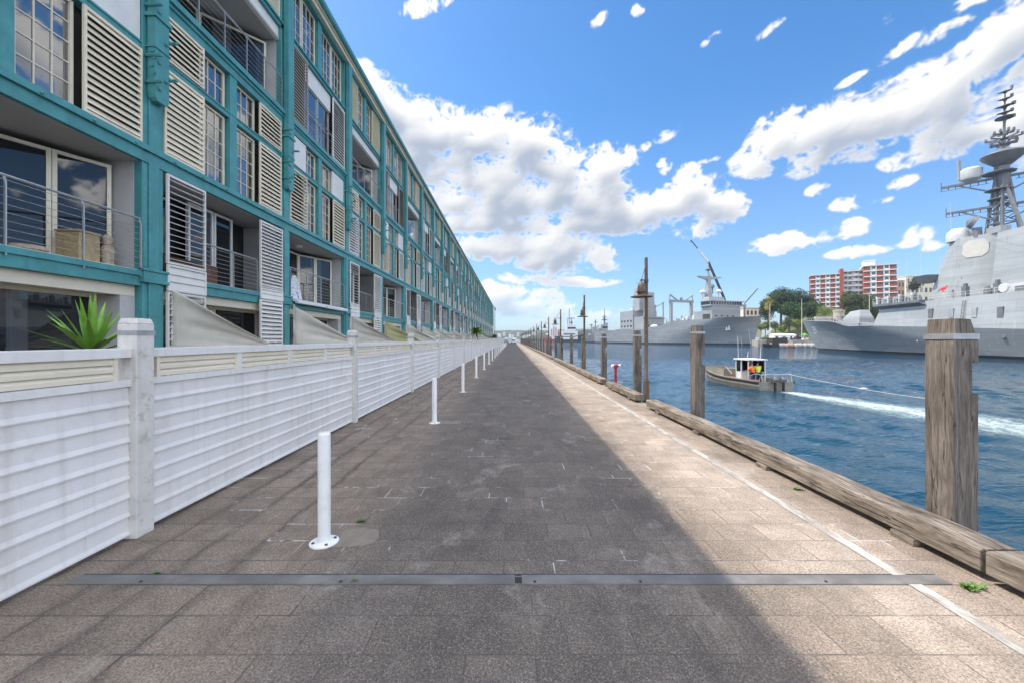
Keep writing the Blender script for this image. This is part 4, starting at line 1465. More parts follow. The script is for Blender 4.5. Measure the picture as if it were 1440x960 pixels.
# light plating above the knuckle: sides lean in
pl = MB()
def plate(sA, sB, n, tin, top, front_slope=0):
    rp, rs = [], []
    for k in range(n + 1):
        s = sA + (sB - sA) * k / n
        h0 = dh.half(s, 1) - .12
        z0 = dh.deck(s)
        rp.append(((s, h0, z0 - .3), (s + front_slope * max(0, 1 - k * 3 / n), h0 - tin, top)))
    return rp
pp = plate(45, 150, 20, .75, 13.2, 2.2)
rings = []
for (s, h, z), (s1, h1, z1) in pp:
    rings.append([(-s, h, z), (-s1, h1, z1), (-s1, -h1, z1), (-s, -h, z)])
pl.loft(rings)
pl.build('deckhouse', M['super'], des)
ov = MB()        # overhanging walkway at the forward edge of the deckhouse
rp = []
for k in range(9):
    s = 45.5 + 15 * k / 8
    h = dh.half(s, 1)
    rp.append([(-s - 1.2, h - .95, 11.9), (-s - .4, h + .5, 12.9), (-s - .4, h + .5, 13.5), (-s - .4, -h - .5, 13.5), (-s - .4, -h - .5, 12.9), (-s - 1.2, -h + .95, 11.9)])
ov.loft(rp)
ov.build('walkway', M['navy'], des)
# faceted tower
F0 = [(58.6, 4.0), (58.6, 8.2), (64.2, 8.6), (71.8, 2.9), (74, -2.9), (66, -8.6), (58.6, -8.2), (58.6, -4)]
F0 = [(56.5, 4.5), (59.0, 8.6), (64.4, 8.7), (71.6, 3.2), (71.6, -3.2), (64.4, -8.7), (59.0, -8.6), (56.5, -4.5)]
F1 = [(61.5, 3.2), (62.6, 6.4), (64.6, 6.9), (70.8, 2.6), (70.8, -2.6), (64.6, -6.9), (62.6, -6.4), (61.5, -3.2)]
tw = MB(); frustum(tw, F0, 13.0, F1, 27.4); tw.build('bridge_tower', M['super'], des)
# radar panel: flat octagon on the port-aft face
A0, A1, B0, B1 = Vector((-64.4, 8.7, 13)), Vector((-71.6, 3.2, 13)), Vector((-64.6, 6.9, 27.4)), Vector((-70.8, 2.6, 27.4))
def on_face(u, v):
    return A0.lerp(A1, u).lerp(B0.lerp(B1, u), v)
nf = (A1 - A0).cross(B0 - A0).normalized()
if nf.y < 0: nf = -nf
def face_poly(pts, th):
    P = [on_face(*p) for p in pts]
    return [tuple(p + nf * .02) for p in P], [tuple(p + nf * th) for p in P]
rp_ = MB(); rp_.loft(list(face_poly([(.16, .72), (.26, .66), (.56, .66), (.67, .72), (.67, .87), (.56, .93), (.26, .93), (.16, .87)], .18))); rp_.build('radar_panel', M['panelb'], des)
# red leaping kangaroo emblem on the port side face
kg = [(-.9, .05), (-.75, .22), (-.45, .30), (-.25, .42), (.0, .40), (.25, .5), (.38, .66), (.45, .60), (.58, .62), (.72, .46), (.55, .40), (.40, .24), (.42, .02), (.30, -.05), (.28, .10), (.05, .0), (-.1, -.10), (.12, -.28), (.34, -.34), (.30, -.42), (-.05, -.36), (-.30, -.12), (-.5, .12), (-.75, .02), (-1.1, -.25)]
k0, k1, m0, m1 = Vector((-59.0, 8.6, 13)), Vector((-64.4, 8.7, 13)), Vector((-62.6, 6.4, 27.4)), Vector((-64.6, 6.9, 27.4))
kn = (k1 - k0).cross(m0 - k0).normalized()
if kn.y < 0: kn = -kn
cen = k0.lerp(k1, .72).lerp(m0.lerp(m1, .72), .18)
ex, ez = Vector((1, 0, 0)), (m0.lerp(m1, .6) - k0.lerp(k1, .6)).normalized()
em = MB(); em.loft([[tuple(cen + ex * a * -1.35 + ez * b * 1.5 + kn * .03) for a, b in kg], [tuple(cen + ex * a * -1.35 + ez * b * 1.5 + kn * .08) for a, b in kg]]); em.build('kangaroo_emblem', M['red'], des)
# shelf under the tower's side and lower blocks
b = MB(); frustum(b, [(57.5, 7.2), (57.5, 9.4), (60.5, 9.4), (60.5, 7.2)], 17.8, [(56.9, 7.2), (56.9, 10.2), (61.0, 10.2), (61.0, 7.2)], 19.6); b.build('bridge_wing', M['navy'], des)
b = MB(); frustum(b, [(72, 8.0), (98, 8.2), (98, -8.2), (72, -8.0)], 13.0, [(72.3, 7.0), (98, 7.2), (98, -7.2), (72.3, -7.0)], 15.2); b.build('upper_deck_block', M['super'], des)
b = MB(); frustum(b, [(71.5, 6.2), (84, 6.2), (84, -6.2), (71.5, -6.2)], 15.1, [(71.8, 5.3), (83, 5.3), (83, -5.3), (71.8, -5.3)], 26.8); b.build('aft_tower_block', M['super'], des)
b = MB(); frustum(b, [(100, 6), (118, 6), (118, -6), (100, -6)], 13, [(102, 4.5), (116, 4.5), (116, -4.5), (102, -4.5)], 23); b.build('funnel', M['super'], des)
b = MB(); frustum(b, [(128, 9), (150, 9), (150, -9), (128, -9)], 13, [(129, 8.5), (149, 8.5), (149, -8.5), (129, -8.5)], 19); b.build('hangar', M['super'], des)
# gun turret
b = MB()
b.loft([[(-25.6, -2.2, 9.5), (-25.6, 2.2, 9.5), (-17.9, 2.0, 9.9), (-17.9, -2.0, 9.9)], [(-25.6, -2.1, 10.9), (-25.6, 2.1, 10.9), (-17.4, 1.9, 10.9), (-17.4, -1.9, 10.9)],
        [(-24.6, -1.3, 13.6), (-24.6, 1.3, 13.6), (-19.8, 1.2, 13.3), (-19.8, -1.2, 13.3)]])
gt_ = b.build('gun_turret', M['super'], des)
b = MB(); b.tube([(-18.5, 0, 11.6), (-10.5, 0, 12.2)], [.22, .14], 8); b.build('gun_barrel', M['navy'], gt_)
for s, t in ((30.5, 5), (32, 6.2), (33.5, 3), (14, 2.5), (13, 1)):
    b = MB(); b.lathe([(.25, 0), (.3, .7), (.2, .9), (0, 1)], (-s, t, dh.deck(s)), 8); b.build('bollard_fitting', M['navy'], des)
# mast
mz = 27.0
ax = -67.0
b = MB()
for (s, t) in ((-1.9, 1.7), (1.9, 1.7), (-1.9, -1.7), (1.9, -1.7)): b.bar((ax + s, t, mz), (ax + s * .35, t * .35, 41), .42, .42)
b.bar((ax + .4, .9, mz), (ax + .3, .8, 43.5), .6, .6)
b.bar((ax - 5.5, 1.2, mz), (ax - 1.2, .4, 38), .5, .5)
for z in (30, 32.4, 34.6, 37, 39.5):
    q = 1 - (z - 27) / 22
    for (p1, p2) in (((1, 1), (-1, 1)), ((-1, 1), (-1, -1)), ((-1, -1), (1, -1)), ((1, -1), (1, 1))):
        b.bar((ax + p1[0] * 1.9 * q, p1[1] * 1.7 * q, z), (ax + p2[0] * 1.9 * q, p2[1] * 1.7 * q, z), .22, .22)
        b.bar((ax + p1[0] * 1.9 * q, p1[1] * 1.7 * q, z), (ax + p2[0] * 1.8 * q, p2[1] * 1.6 * q, z + 2.3), .16, .16)
b.build('lattice_mast', M['navy'], des)
b = MB()
for z, w in ((34.0, 8.6), (40.4, 9.4)):
    yv = Vector((.62, .78)) * w       # yards seen broadside on from the wharf
    b.bar((ax, 0, z), (ax + yv.x, yv.y, z), .45, .5); b.bar((ax, 0, z), (ax - yv.x, -yv.y, z), .45, .5)
    for sg in (1, -1):
        b.bar((ax + sg * yv.x * .75, sg * yv.y * .75, z), (ax + sg * yv.x * .12, sg * yv.y * .12, z - 3.2), .28, .28)
        for k in range(2, 9):
            q = k / 8
            b.bar((ax + sg * yv.x * q, sg * yv.y * q, z - .9), (ax + sg * yv.x * q, sg * yv.y * q, z + (.2 if k < 8 else 1.3)), .12, .12)
        b.bar((ax + sg * yv.x * .2, sg * yv.y * .2, z - .9), (ax + sg * yv.x, sg * yv.y, z - .9), .09, .09)
b.build('signal_yard', M['navy'], des)
for z, r_, h_ in ((35.3, 1.8, .3), (37.4, 2.2, .3), (41.2, 2.7, .35)):
    b = MB(); b.lathe([(r_ * .8, 0), (r_, h_ * .5), (r_, h_)], (ax + .3, .4, z), 10); b.build('platform', M['navy'], des)
b = MB(); b.lathe([(1.7, 0), (1.9, .4), (1.9, 2.2), (1.5, 2.6), (0, 2.7)], (ax + 3.1, 3.4, 41.2), 12); b.build('radome', M['radome'], des, smooth=35)
b = MB(); b.lathe([(.9, 38.2), (1.0, 42.8), (1.4, 43.0), (3.2, 44.7), (3.5, 45.2), (3.35, 45.5), (1.2, 46.4), (.6, 47)], (ax - .2, 0, 0), 24); b.build('search_radar', M['navy'], des, smooth=30)
b = MB(); b.tube([(ax - .3, 0, 46), (ax - .6, 0, 59.6)], [.32, .09], 8)
for z, r_, th in ((47.6, 2.0, .3), (48.8, 2.6, .35), (50.0, 1.5, .3)):
    for k in range(8):
        a = k * math.pi / 4 + z
        b.bar((ax - .3, 0, z), (ax - .3 + math.cos(a) * r_, math.sin(a) * r_, z + .1), .22, .3)
        b.lathe([(.22, 0), (.25, .3), (.18, .7), (0, .75)], (ax - .3 + math.cos(a) * r_, math.sin(a) * r_, z + .05), 6)
for z, r_, h_ in ((52.8, 1.5, .9), (54.2, 1.25, .75), (55.6, 1.5, .8), (57.4, 1.15, .55), (59.2, 1.1, .35)):
    v0 = len(b.v); cx_ = ax - .35 - (z - 46) * .02
    b.lathe([(.25, 0), (.3, h_ * .45), (r_, h_), (r_ * .97, h_ + .1), (.2, h_ + .25)], (cx_, 0, z - .3), 14)
    tl = .30 if int(z * 10) % 3 else -.08
    for q_ in range(v0, len(b.v)):
        x_, y_, z_ = b.v[q_]; b.v[q_] = (x_, y_, z_ + (y_ * -.6 + (x_ - cx_) * .5) * tl * (z_ > z))
    b.box(cx_ - r_ * .9, cx_ - r_ * .5, -r_ * .6, -r_ * .35, z + .2, z + .9)
b.build('topmast', M['navy'], des)
b = MB(); b.bar((ax + 4.0, 5.0, 41.4), (ax + 4.1, 5.1, 46.2), .5, .5); b.build('antenna_post', M['super'], des)
b = MB(); b.lathe([(2.0, 26.9), (2.1, 28.2), (1.9, 29.2), (1.2, 29.9), (0, 30.1)], (-63.2, 5.4, 0), 16); b.build('dome', M['radome'], des, smooth=35)
b = MB(); b.lathe([(.9, 27), (.8, 29.2)], (-66.6, 4.6, 0), 10)
b.tube([(-66.4, 4.8, 30.4), (-66.0, 5.5, 30.8), (-65.8, 5.9, 31)], [1.55, 1.2, .3], 16); b.build('tracking_radar', M['navy'], des)
b = MB(); b.box(-71, -68, 2.0, 4.0, 27.2, 28.6); b.box(-62.6, -61, -2, 2, 27.2, 28.2); b.build('roof_box', M['super'], des)
b = MB(); b.tube([(-62.6, 6.2, 27.2), (-62.9, 6.9, 36.5)], [.07, .03], 5); b.build('whip_antenna', M['radome'], des)
# fittings on the deck ledge beside the tower, life rafts, rails
for k, (s, t, z, l, w, h) in enumerate(((72.5, 8.2, 13.2, 1.2, 1.0, 1.6), (75, 8.6, 13.2, .9, .9, 2.3), (79, 8.5, 13.2, 1.6, .9, 1.2), (83, 8.6, 13.2, 2.0, 1.0, 1.8), (87, 8.4, 13.2, 1.0, .9, 1.2), (68.5, 8.9, 13.2, 1.0, .8, 2.4), (65.8, 9.3, 13.2, .7, .5, 2.0))):
    b = MB(); b.box(-s - l, -s, t - w / 2, t + w / 2, z, z + h)
    if k % 2: b.box(-s - l * .8, -s - l * .2, t - w * .3, t + w * .3, z + h, z + h + .7)
    b.build('deck_locker', M['navy' if k % 3 else 'super'], des)
b = MB(); b.lathe([(.6, 0), (.6, .9), (.3, 1.9), (0, 2)], (-74.2, 9.3, 13.2), 8); b.build('deck_fitting', M['navy'], des)
b = MB(); b.lathe([(.9, 0), (.9, .4)], (-77.5, 9.2, 14.3), 12, 0, 'y'); b.bar((-77.5, 9.3, 13.2), (-77.5, 9.3, 14.3), .2, .2); b.build('deck_fitting', M['radome'], des)
for k in range(16):
    s = 46 + k * .95
    h = dh.half(s, 1) + .35
    b = MB(); b.box(-s - .5, -s, h - .5, h, 13.49, 14.2 + .45 * ((k * 7) % 4)); b.build('deck_locker', M[('super', 'radome', 'navy', 'super')[k % 4]], des)
b = MB()
for k in range(9): b.bar((-46 - k * 1.8, dh.half(46 + k * 1.8, 1) + .45, 13.45), (-46 - k * 1.8, dh.half(46 + k * 1.8, 1) + .45, 15.0), .08, .08)
for k in range(8):
    for z in (14.3, 14.95): b.bar((-46 - k * 1.8, dh.half(46 + k * 1.8, 1) + .45, z), (-47.8 - k * 1.8, dh.half(47.8 + k * 1.8, 1) + .45, z), .06, .06)
b.build('guard_rail', M['radome'], des)
for k, (s, t) in enumerate(((46, 3), (49, -2), (53, 5), (51, 0))):
    b = MB(); b.tube([(-s, t, 13.4), (-s + .6 * (-1) ** k, t, 26)], [.09, .03], 5); b.build('whip_antenna', M['radome'], des)
b = MB()
rp_ = [(s, dh.half(s, 1) - .8) for s in range(62, 101, 3)]
for s, h in rp_: b.bar((-s, h, 13.15), (-s, h, 14.4), .07, .07)
for (s, h), (s2, h2) in zip(rp_, rp_[1:]):
    for z in (13.8, 14.35): b.bar((-s, h, z), (-s2, h2, z), .06, .06)
b.build('guard_rail', M['radome'], des)
b = MB()
rp_ = [(s, dh.half(s, 1) - .15, dh.deck(s)) for s in range(-8, 44, 3)]
for s, h, z in rp_: b.bar((-s, h, z - .05), (-s, h, z + 1.1), .06, .06)
for (s, h, z), (s2, h2, z2) in zip(rp_, rp_[1:]):
    b.bar((-s, h, z + 1.05), (-s2, h2, z2 + 1.05), .05, .05)
b.build('bow_rail', M['radome'], des)
b = MB(); b.box(-98, -84, 7.0, 7.3, 15.3, 19.5); b.build('boat_bay', M['dark'], des)
for k in range(5):
    b = MB(); b.bar((-66.5 - k * 1.2, 6.2 - k * .8, 27.4), (-92 - k * 2, 7, 15.3), .028, .028); b.build('stay_wire', M['super'], des)
# bow number, wrapped on the flare
tm = text_mesh('39', 4.3)
for v in tm.vertices:
    s = 2.9 + v.co.x * -1.0 * -1
    z = 7.2 + v.co.y * .95
    f = z / dh.deck(s)
    v.co = (-(s + (z - 7.2) * -.35), dh.half(s + (z - 7.2) * -.35, f) + .10, z)
tm.materials.clear(); tm.materials.append(M['num'])
link(tm, 'hull_number', des)
for s in (21, 30, 58):
    z = 3.4
    h = dh.half(s, z / dh.deck(s)) + .03
    b = MB(); b.box(-s - .12, -s + .12, h - .3, h + .10, z, z + .9); b.build('draught_mark', M['num'], des)

# doors, hatches and ladders on the side plating
rr = random.Random(4)
for k in range(9):
    s = 63 + k * 5.2
    h = dh.half(s, 1) - .42
    z = dh.deck(s) + 2.2
    b = MB(); b.box(-s - .55, -s + .55, h - .5, h + .16, z, z + 2.1); b.build('door', M['navy' if k % 3 == 0 else 'super'], des)
for k in range(6):
    s = 66 + k * 6.5
    b = MB(); b.lathe([(.0, -.6), (.42, -.6), (.42, .15), (.30, .2), (0, .2)], (-s, dh.half(s, .72), dh.deck(s) * .72), 10, 0, 'y'); b.build('side_scuttle', M['navy'], des)
for s in (71, 90):
    b = MB(); h = dh.half(s, 1) + .05
    for z in range(8): b.bar((-s - .3, h - z * .09 + .05, dh.deck(s) + z * .8), (-s + .3, h - z * .09 + .05, dh.deck(s) + z * .8), .07, .07)
    for e in (-.3, .3): b.bar((-s + e, h + .1, dh.deck(s)), (-s + e, h - .62, dh.deck(s) + 6), .07, .07)
    b.build('ladder', M['navy'], des)
fA = lambda u, v: tuple(on_face(u, v) + nf * .06)
for (u, v, w_, h_) in ((.12, .18, .10, .13), (.55, .12, .08, .12), (.80, .30, .12, .07), (.30, .45, .10, .05), (.78, .58, .09, .05), (.2, .32, .05, .04)):
    b = MB(); b.loft([[tuple(on_face(*p) - nf * .1) for p in ((u, v), (u + w_, v), (u + w_, v + h_), (u, v + h_))], [fA(u, v), fA(u + w_, v), fA(u + w_, v + h_), fA(u, v + h_)]]); b.build('hatch', M['navy' if h_ < .08 else 'super2'], des)

# ---- supply ship ------------------------------------------------------------
us = Vector((.324, -.946)).normalized()
sup = thing('supply_ship', 'large grey naval supply ship, bow towards the open harbour, with gantry masts', 'warship', (165, 273, ZW), math.atan2(us.y, us.x))
shh = Hull(190, 14.0, 6.5, 84, 22, lambda s: lerp_tab(sh_t, s), 1.7, 2.3, flare=.14)


def spx(px, t=-6.0):
    """distance aft on the supply ship for a column of the photo"""
    k = (px - CX) / F
    left = Vector((-us.y, us.x))
    ox, oy = 165 + left.x * t, 273 + left.y * t
    # ox - s*us.x = k*(oy - s*us.y)
    return (ox - k * oy) / (us.x - k * us.y)


def sz(px, py, t=-6.0):
    s = spx(px, t)
    left = Vector((-us.y, us.x))
    d = 273 + left.y * t - s * us.y
    return EYE - (py - HY) / F * d - ZW


sh_t = [(-8, sz(1072, 442.6, 0))] + [(spx(px, -13.5), sz(px, py, -13.5)) for px, py in ((1045, 444.5), (998, 448.5), (962, 450.5), (946, 452), (934, 456), (922, 461), (911, 463.2), (871, 463), (855, 466))]
shh.build('hull', [M['hull2'], M['deckg']], sup, ns=60)


def tpx(s, px):
    """athwart offset that a column of the photo meets at distance s aft"""
    k = (px - CX) / F
    return (k * (273 - s * us.y) - 165 + s * us.x) / (-us.y - k * us.x)


def sblock(name, xl, xc, xr, ytop, zbase, t0=-11.5, mat='super2', lean=0, tmax=16):
    """block whose starboard side spans columns xl..xc and whose front spans xc..xr, top at row ytop"""
    s0, s1 = spx(xc, t0), spx(xl, t0)
    t1 = min(tpx(s0, xr), tmax)
    zt = sz(xc, ytop, t0)
    b = MB(); frustum(b, [(s0, t0), (s1, t0), (s1, t1), (s0, t1)], zbase, [(s0 + lean, t0 + lean), (s1 - lean, t0 + lean), (s1 - lean, t1 - lean), (s0 + lean, t1 - lean)], zt)
    return b.build(name, M[mat], sup), s0, s1, t0, t1, zt


_, a0, a1, u0, u1, zt = sblock('bridge_house', 986, 1001, 1043, 430, 17)
b = MB(); b.box(-a1 + .5, -a0 + .35, u0 - 1.5, u1 + 1.5, zt, zt + 1.0); b.box(-a1 + .5, -a0 + .5, u0 - 2, u1 + 3.5, zt + 3.4, zt + 4.0); b.build('bridge_deck', M['super2'], sup)
b = MB(); b.box(-a1 + 1, -a0 + .1, u0 - 1.3, u1 + 1.3, zt + 1.0, zt + 3.4); b.build('bridge_window_band', M['shipglass'], sup)
for k in range(13):
    t_ = u0 - 1.3 + (u1 - u0 + 2.6) * k / 12
    b = MB(); b.box(-a0 - .2, -a0 + .18, t_ - .22, t_ + .22, zt + 1.0, zt + 3.4); b.build('window_post', M['super2'], sup)
b = MB(); b.box(-a0 - 2.5, -a0 + .3, u1 + 1.4, u1 + 6.0, zt + .2, zt + 1.6); b.build('bridge_wing', M['super2'], sup)
sblock('signal_deck', 988, 997, 1022, 417, zt + 4.0, -7, lean=.8, tmax=9)
b = MB(); b.box(-a1 + 1.5, -a0 - 1.5, u0 - .1, u0 + .5, 17.5, 22.6); b.build('boat_bay', M['dark'], sup)
for k in range(4):
    b = MB(); b.box(-a0 - .1, -a0 + .06, u0 + 3 + k * 5.5, u0 + 4.6 + k * 5.5, 20.6, 21.6); b.build('window', M['shipglass'], sup)
b = MB()
for k in range(10): b.bar((-a0 + .5, u0 - 1 + k * 2.9, zt + 4.0), (-a0 + .5, u0 - 1 + k * 2.9, zt + 5.2), .09, .09)
b.bar((-a0 + .5, u0 - 1, zt + 5.15), (-a0 + .5, u0 + 25.1, zt + 5.15), .08, .08); b.build('bridge_rail', M['radome'], sup)
for px, h_ in ((1012, 9), (1031, 12), (1036, 7), (1008, 5)):
    t_ = tpx(a0 + 2, px); b = MB(); b.bar((-a0 - 2, t_, zt + 4), (-a0 - 2, t_, zt + 4 + h_), .14, .14); b.build('whip_antenna', M['radome'], sup)
sblock('lower_house', 976, 986, 1004, 438, 12, -10, tmax=10)
sm_ = spx(996, 0); z0_ = sz(996, 418, 0); z1_ = sz(996, 368, 0)
zm = sz(996, 386, 0)
b = MB(); b.loft([[(-sm_ - q, -q, z), (-sm_ + q, -q, z), (-sm_ + q, q, z), (-sm_ - q, q, z)] for q, z in ((2.4, z0_ - 4), (1.5, sz(996, 402, 0)), (1.0, zm))])
b.tube([(-sm_, 0, zm - .2), (-sm_, 0, z1_)], [.7, .15], 8); b.build('foremast', M['super2'], sup)
tA, tB = tpx(sm_, 980.5), tpx(sm_, 1014)
zz = sz(996, 391, 0)
b = MB(); b.prism([(tA, zz + .5), (-1.2, zz - 1.8), (1.2, zz - 1.8), (tB, zz + .5), (tB, zz + 1.0), (tA, zz + 1.0)], 'x', -sm_ - .9, -sm_ + .9); b.build('mast_yard', M['super2'], sup)
b = MB(); b.lathe([(1.2, 0), (2.0, .8), (2.0, 1.2), (.5, 1.6)], (-sm_, 0, sz(996, 381, 0)), 12); b.build('mast_platform', M['navy'], sup)
for px, py, r_ in ((989, 412, 2.3), (1003, 404, 1.6), (1012, 411, 2.2), (1000, 411, 1.4)):
    t_ = tpx(sm_, px); z = sz(px, py, t_)
    b = MB(); b.lathe([(.5, -5), (.6, -.6), (r_, 0), (r_, .9), (r_ * .6, 2.0), (0, 2.4)], (-sm_ - .8, t_, z), 12); b.build('radar_dome', M['radome' if px != 1003 else 'navy'], sup, smooth=35)
# replenishment gantry: two posts abreast with a beam and slanting arms
g_s = spx(943.5, -9); g_t = tpx(g_s, 972); zg = sz(943.5, 425, -9)
for t_ in (-9, g_t):
    b = MB(); b.box(-g_s - 1.1, -g_s + 1.1, t_ - 1.0, t_ + 1.0, 12.0, zg); b.build('gantry_post', M['super2'], sup)
b = MB(); b.box(-g_s - 1.0, -g_s + 1.0, -11, g_t + 2, zg + .01, zg + 2.0); b.build('gantry_beam', M['super2'], sup)
for t_, e in ((-9, 1), (g_t, -1)):
    b = MB(); b.bar((-g_s, t_ - e * 1.5, zg + 6.5), (-g_s, t_ + e * 6.5, zg + 1.8), 1.0, .9); b.bar((-g_s, t_ - e * 1.2, zg + 1.9), (-g_s, t_ - e * 1.2, zg + 6.3), .6, .6); b.build('gantry_arm', M['super2'], sup)
b = MB(); b.lathe([(.9, 0), (1.2, 1.2), (.8, 2.2), (0, 2.6)], (-g_s, (g_t - 9) / 2, zg + 2), 10); b.build('gantry_winch', M['navy'], sup)
# machinery on the tank deck, each block a part
rr = random.Random(9)
for k in range(34):
    px = rr.uniform(908, 985); t_ = rr.uniform(-10, -3)
    s = spx(px, t_)
    z = shh.deck(s) - .3
    b = MB(); w_ = rr.uniform(.6, 2.0); b.box(-s - w_, -s + w_, t_, t_ + rr.uniform(.8, 2.4), z, z + rr.uniform(1.4, 5.0)); b.build('deck_machinery', M[rr.choice(['super2', 'super2', 'navy', 'radome'])], sup)
for k in range(14):
    px = rr.uniform(908, 985); s = spx(px, -6); z = shh.deck(s) - .3
    b = MB(); b.bar((-s, -6, z), (-s + rr.uniform(-2.5, 2.5), -6, z + rr.uniform(4, 10)), .34, .34); b.build('derrick', M[rr.choice(['navy', 'super2'])], sup)
s = spx(920, -11)
b = MB(); b.lathe([(.2, -4), (1.1, -3), (1.4, 0), (1.1, 3), (.2, 4)], (-s, -11, 15.4), 10, 0, 'x'); b.build('lifeboat', M['num'], sup, smooth=40)
b = MB(); b.bar((-s - 3, -10.8, 12.5), (-s - 3, -10.8, 17.5), .3, .3); b.bar((-s + 3, -10.8, 12.5), (-s + 3, -10.8, 17.5), .3, .3); b.bar((-s - 3, -10.8, 17.4), (-s - 3, -12.3, 17.4), .25, .25); b.bar((-s + 3, -10.8, 17.4), (-s + 3, -12.3, 17.4), .25, .25); b.build('davit', M['super2'], sup)
_, a0, a1, u0, u1, z2 = sblock('aft_house', 872, 890, 925, 437, 12)
for k in range(4):
    s = a0 + 3 + (a1 - a0 - 6) * k / 3
    for z in (15.5, 20.5):
        b = MB(); b.box(-s - 1.2, -s + 1.2, u0 - .08, u0 + .3, z, z + 1.8); b.build('side_opening', M['shipglass'], sup)
for k in range(6):
    for z in (16, 21):
        t_ = u0 + 2 + k * 3.6
        b = MB(); b.box(-a0 - .2, -a0 + .07, t_, t_ + 1.7, z, z + 1.6); b.build('front_opening', M['shipglass'], sup)
_, b0_, b1_, w0, w1, z3 = sblock('engine_house', 890, 905, 934, 445, 12, -10.5)
for k in range(7):
    b = MB(); b.box(-b0_ - .2, -b0_ + .07, w0 + 2 + k * 3.2, w0 + 3.4 + k * 3.2, 15, 17.4); b.build('front_opening', M['shipglass'], sup)
b = MB(); b.box(-b0_ - .6, -b0_ + .9, w0 - .5, w1 + .5, z3 - 1.8, z3 - 1.2); b.build('front_walkway', M['navy'], sup)
_, c0_, c1_, v0, v1, z4 = sblock('aft_tower', 889, 899, 912, 404, z2, -7, 'super2', 1.5)
sblock('funnel', 905, 911, 921, 411, z3, -6, 'super2', .5)
b = MB(); b.box(-b0_ - 1.2, -b0_ - .4, w1 - 1, w1, z3, z3 + 14); b.box(-b0_ - 1.2, -b0_ - .4, w1 - 1 - 9, w1 - 9, z3, z3 + 11); b.bar((-b0_ - .8, w1 - 9.5, z3 + 9), (-b0_ - .8, w1 - .5, z3 + 13), .7, .7); b.build('aft_crane', M['super2'], sup)
b = MB(); b.bar((-c0_ - 4, -2, z4 - .3), (-c0_ - 4, -2, z4 + 9), .5, .5); b.bar((-c0_ - 9, -4, z4 + 5), (-c0_ + 2, 1, z4 + 5.4), .5, .4); b.lathe([(1.2, 0), (1.5, .7), (.3, 1.3)], (-c0_ - 4, -2, z4 + 7), 10); b.build('aft_mast', M['navy'], sup)
b = MB(); b.lathe([(1.5, 0), (1.8, 1), (1.2, 2.2), (0, 2.6)], (-c0_ - 9, -9, z2), 12); b.build('dome', M['radome'], sup, smooth=40)
# anchor recess
b = MB(); s = 13.0; z = 12.5; h = -shh.half(s, z / shh.deck(s)) - .05
b.box(-s - 2.4, -s + 2.4, h - .3, h + .5, z + 1.5, z + 2.2); b.box(-s - 1.4, -s - .7, h - .3, h + .3, z - 1.4, z + 1.5); b.box(-s + .7, -s + 1.4, h - .3, h + .3, z - 1.4, z + 1.5); b.box(-s - 1.8, -s + 1.8, h - .3, h + .3, z - 2.2, z - 1.4)
b.build('anchor', M['num'], sup)
b = MB()
for sx_ in (-4, 3): b.tube([(-6 + sx_, -1.2, 17), (-1 + sx_, -4, .0)], .10, 5)
b.build('mooring_line', M['rope'], sup)

# ---- smaller vessels farther down the harbour -------------------------------
def small_ship(name, lab, cat, px0, px1, yw, deckpx, col, build):
    """a vessel seen broadside between two columns of the photo"""
    d = 2184.0 / (yw - HY) if yw > HY + 2 else 560
    d = min(d, 560)
    x0, x1 = (px0 - CX) / F * d, (px1 - CX) / F * d
    L = x1 - x0
    t = thing(name, lab, cat, (x1, d, ZW), 0)
    k = d / F
    hh = (yw - deckpx) * k
    hl = Hull(L, L * .085, L * .07, L * .35, L * .25, lambda s: hh * (1 + .35 * max(0, 1 - s / (L * .3))))
    hl.build('hull', [M[col], M['deckg']], t, ns=24, nf=4)
    build(t, L, hh, k)
    return t


def up(t, name, mat, boxes, k):
    b = MB()
    for (s0, s1, z0, z1, w) in boxes: b.box(-s1 * k, -s0 * k, -w * k, w * k, z0 * k, z1 * k)
    b.build(name, M[mat], t)


M['pgreen'] = paint('dark_green_hull', (.025, .055, .06), .5, .15, .5)
M['pred'] = paint('red_hull', (.50, .10, .07), .5, .15, .5)
M['pwhite'] = paint('ship_white', (.72, .72, .70), .5, .06, .5)


def cutter(t, L, h, k):
    up(t, 'deckhouse', 'pwhite', [(6, 28, 4, 16, 3)], k)
    up(t, 'bridge', 'pwhite', [(9, 22, 16, 24, 2.6)], k)
    up(t, 'window_band', 'shipglass', [(8.8, 20, 18.5, 21, 2.7), ], k)
    up(t, 'side_windows', 'shipglass', [(10, 26, 10.5, 12, 3.05)], k)
    up(t, 'mast', 'navy', [(14, 15, 24, 34, .5), (10, 20, 33, 34, .5), (19.4, 20, 24, 33, .4), (13, 16, 26, 29, 1)], k)
    up(t, 'crane_mast', 'super2', [(17, 18, 24, 47, .4)], k)


def redship(t, L, h, k):
    up(t, 'deckhouse', 'pwhite', [(3, 14, 4, 19, 3)], k)
    up(t, 'bridge', 'pwhite', [(5, 11, 19, 25, 2)], k)
    up(t, 'red_stripe', 'pred', [(2, 3.2, 4, 17, 1), (8, 9, 8, 21, 3.1), (5, 6, 7, 20, 3.1), (11, 12, 9, 18, 3.1)], k)
    up(t, 'stern_gear', 'pred', [(14.5, 19, 4, 10, 2)], k)
    up(t, 'mast', 'navy', [(7, 7.6, 25, 34, .4), (5, 10, 30, 30.5, .4)], k)


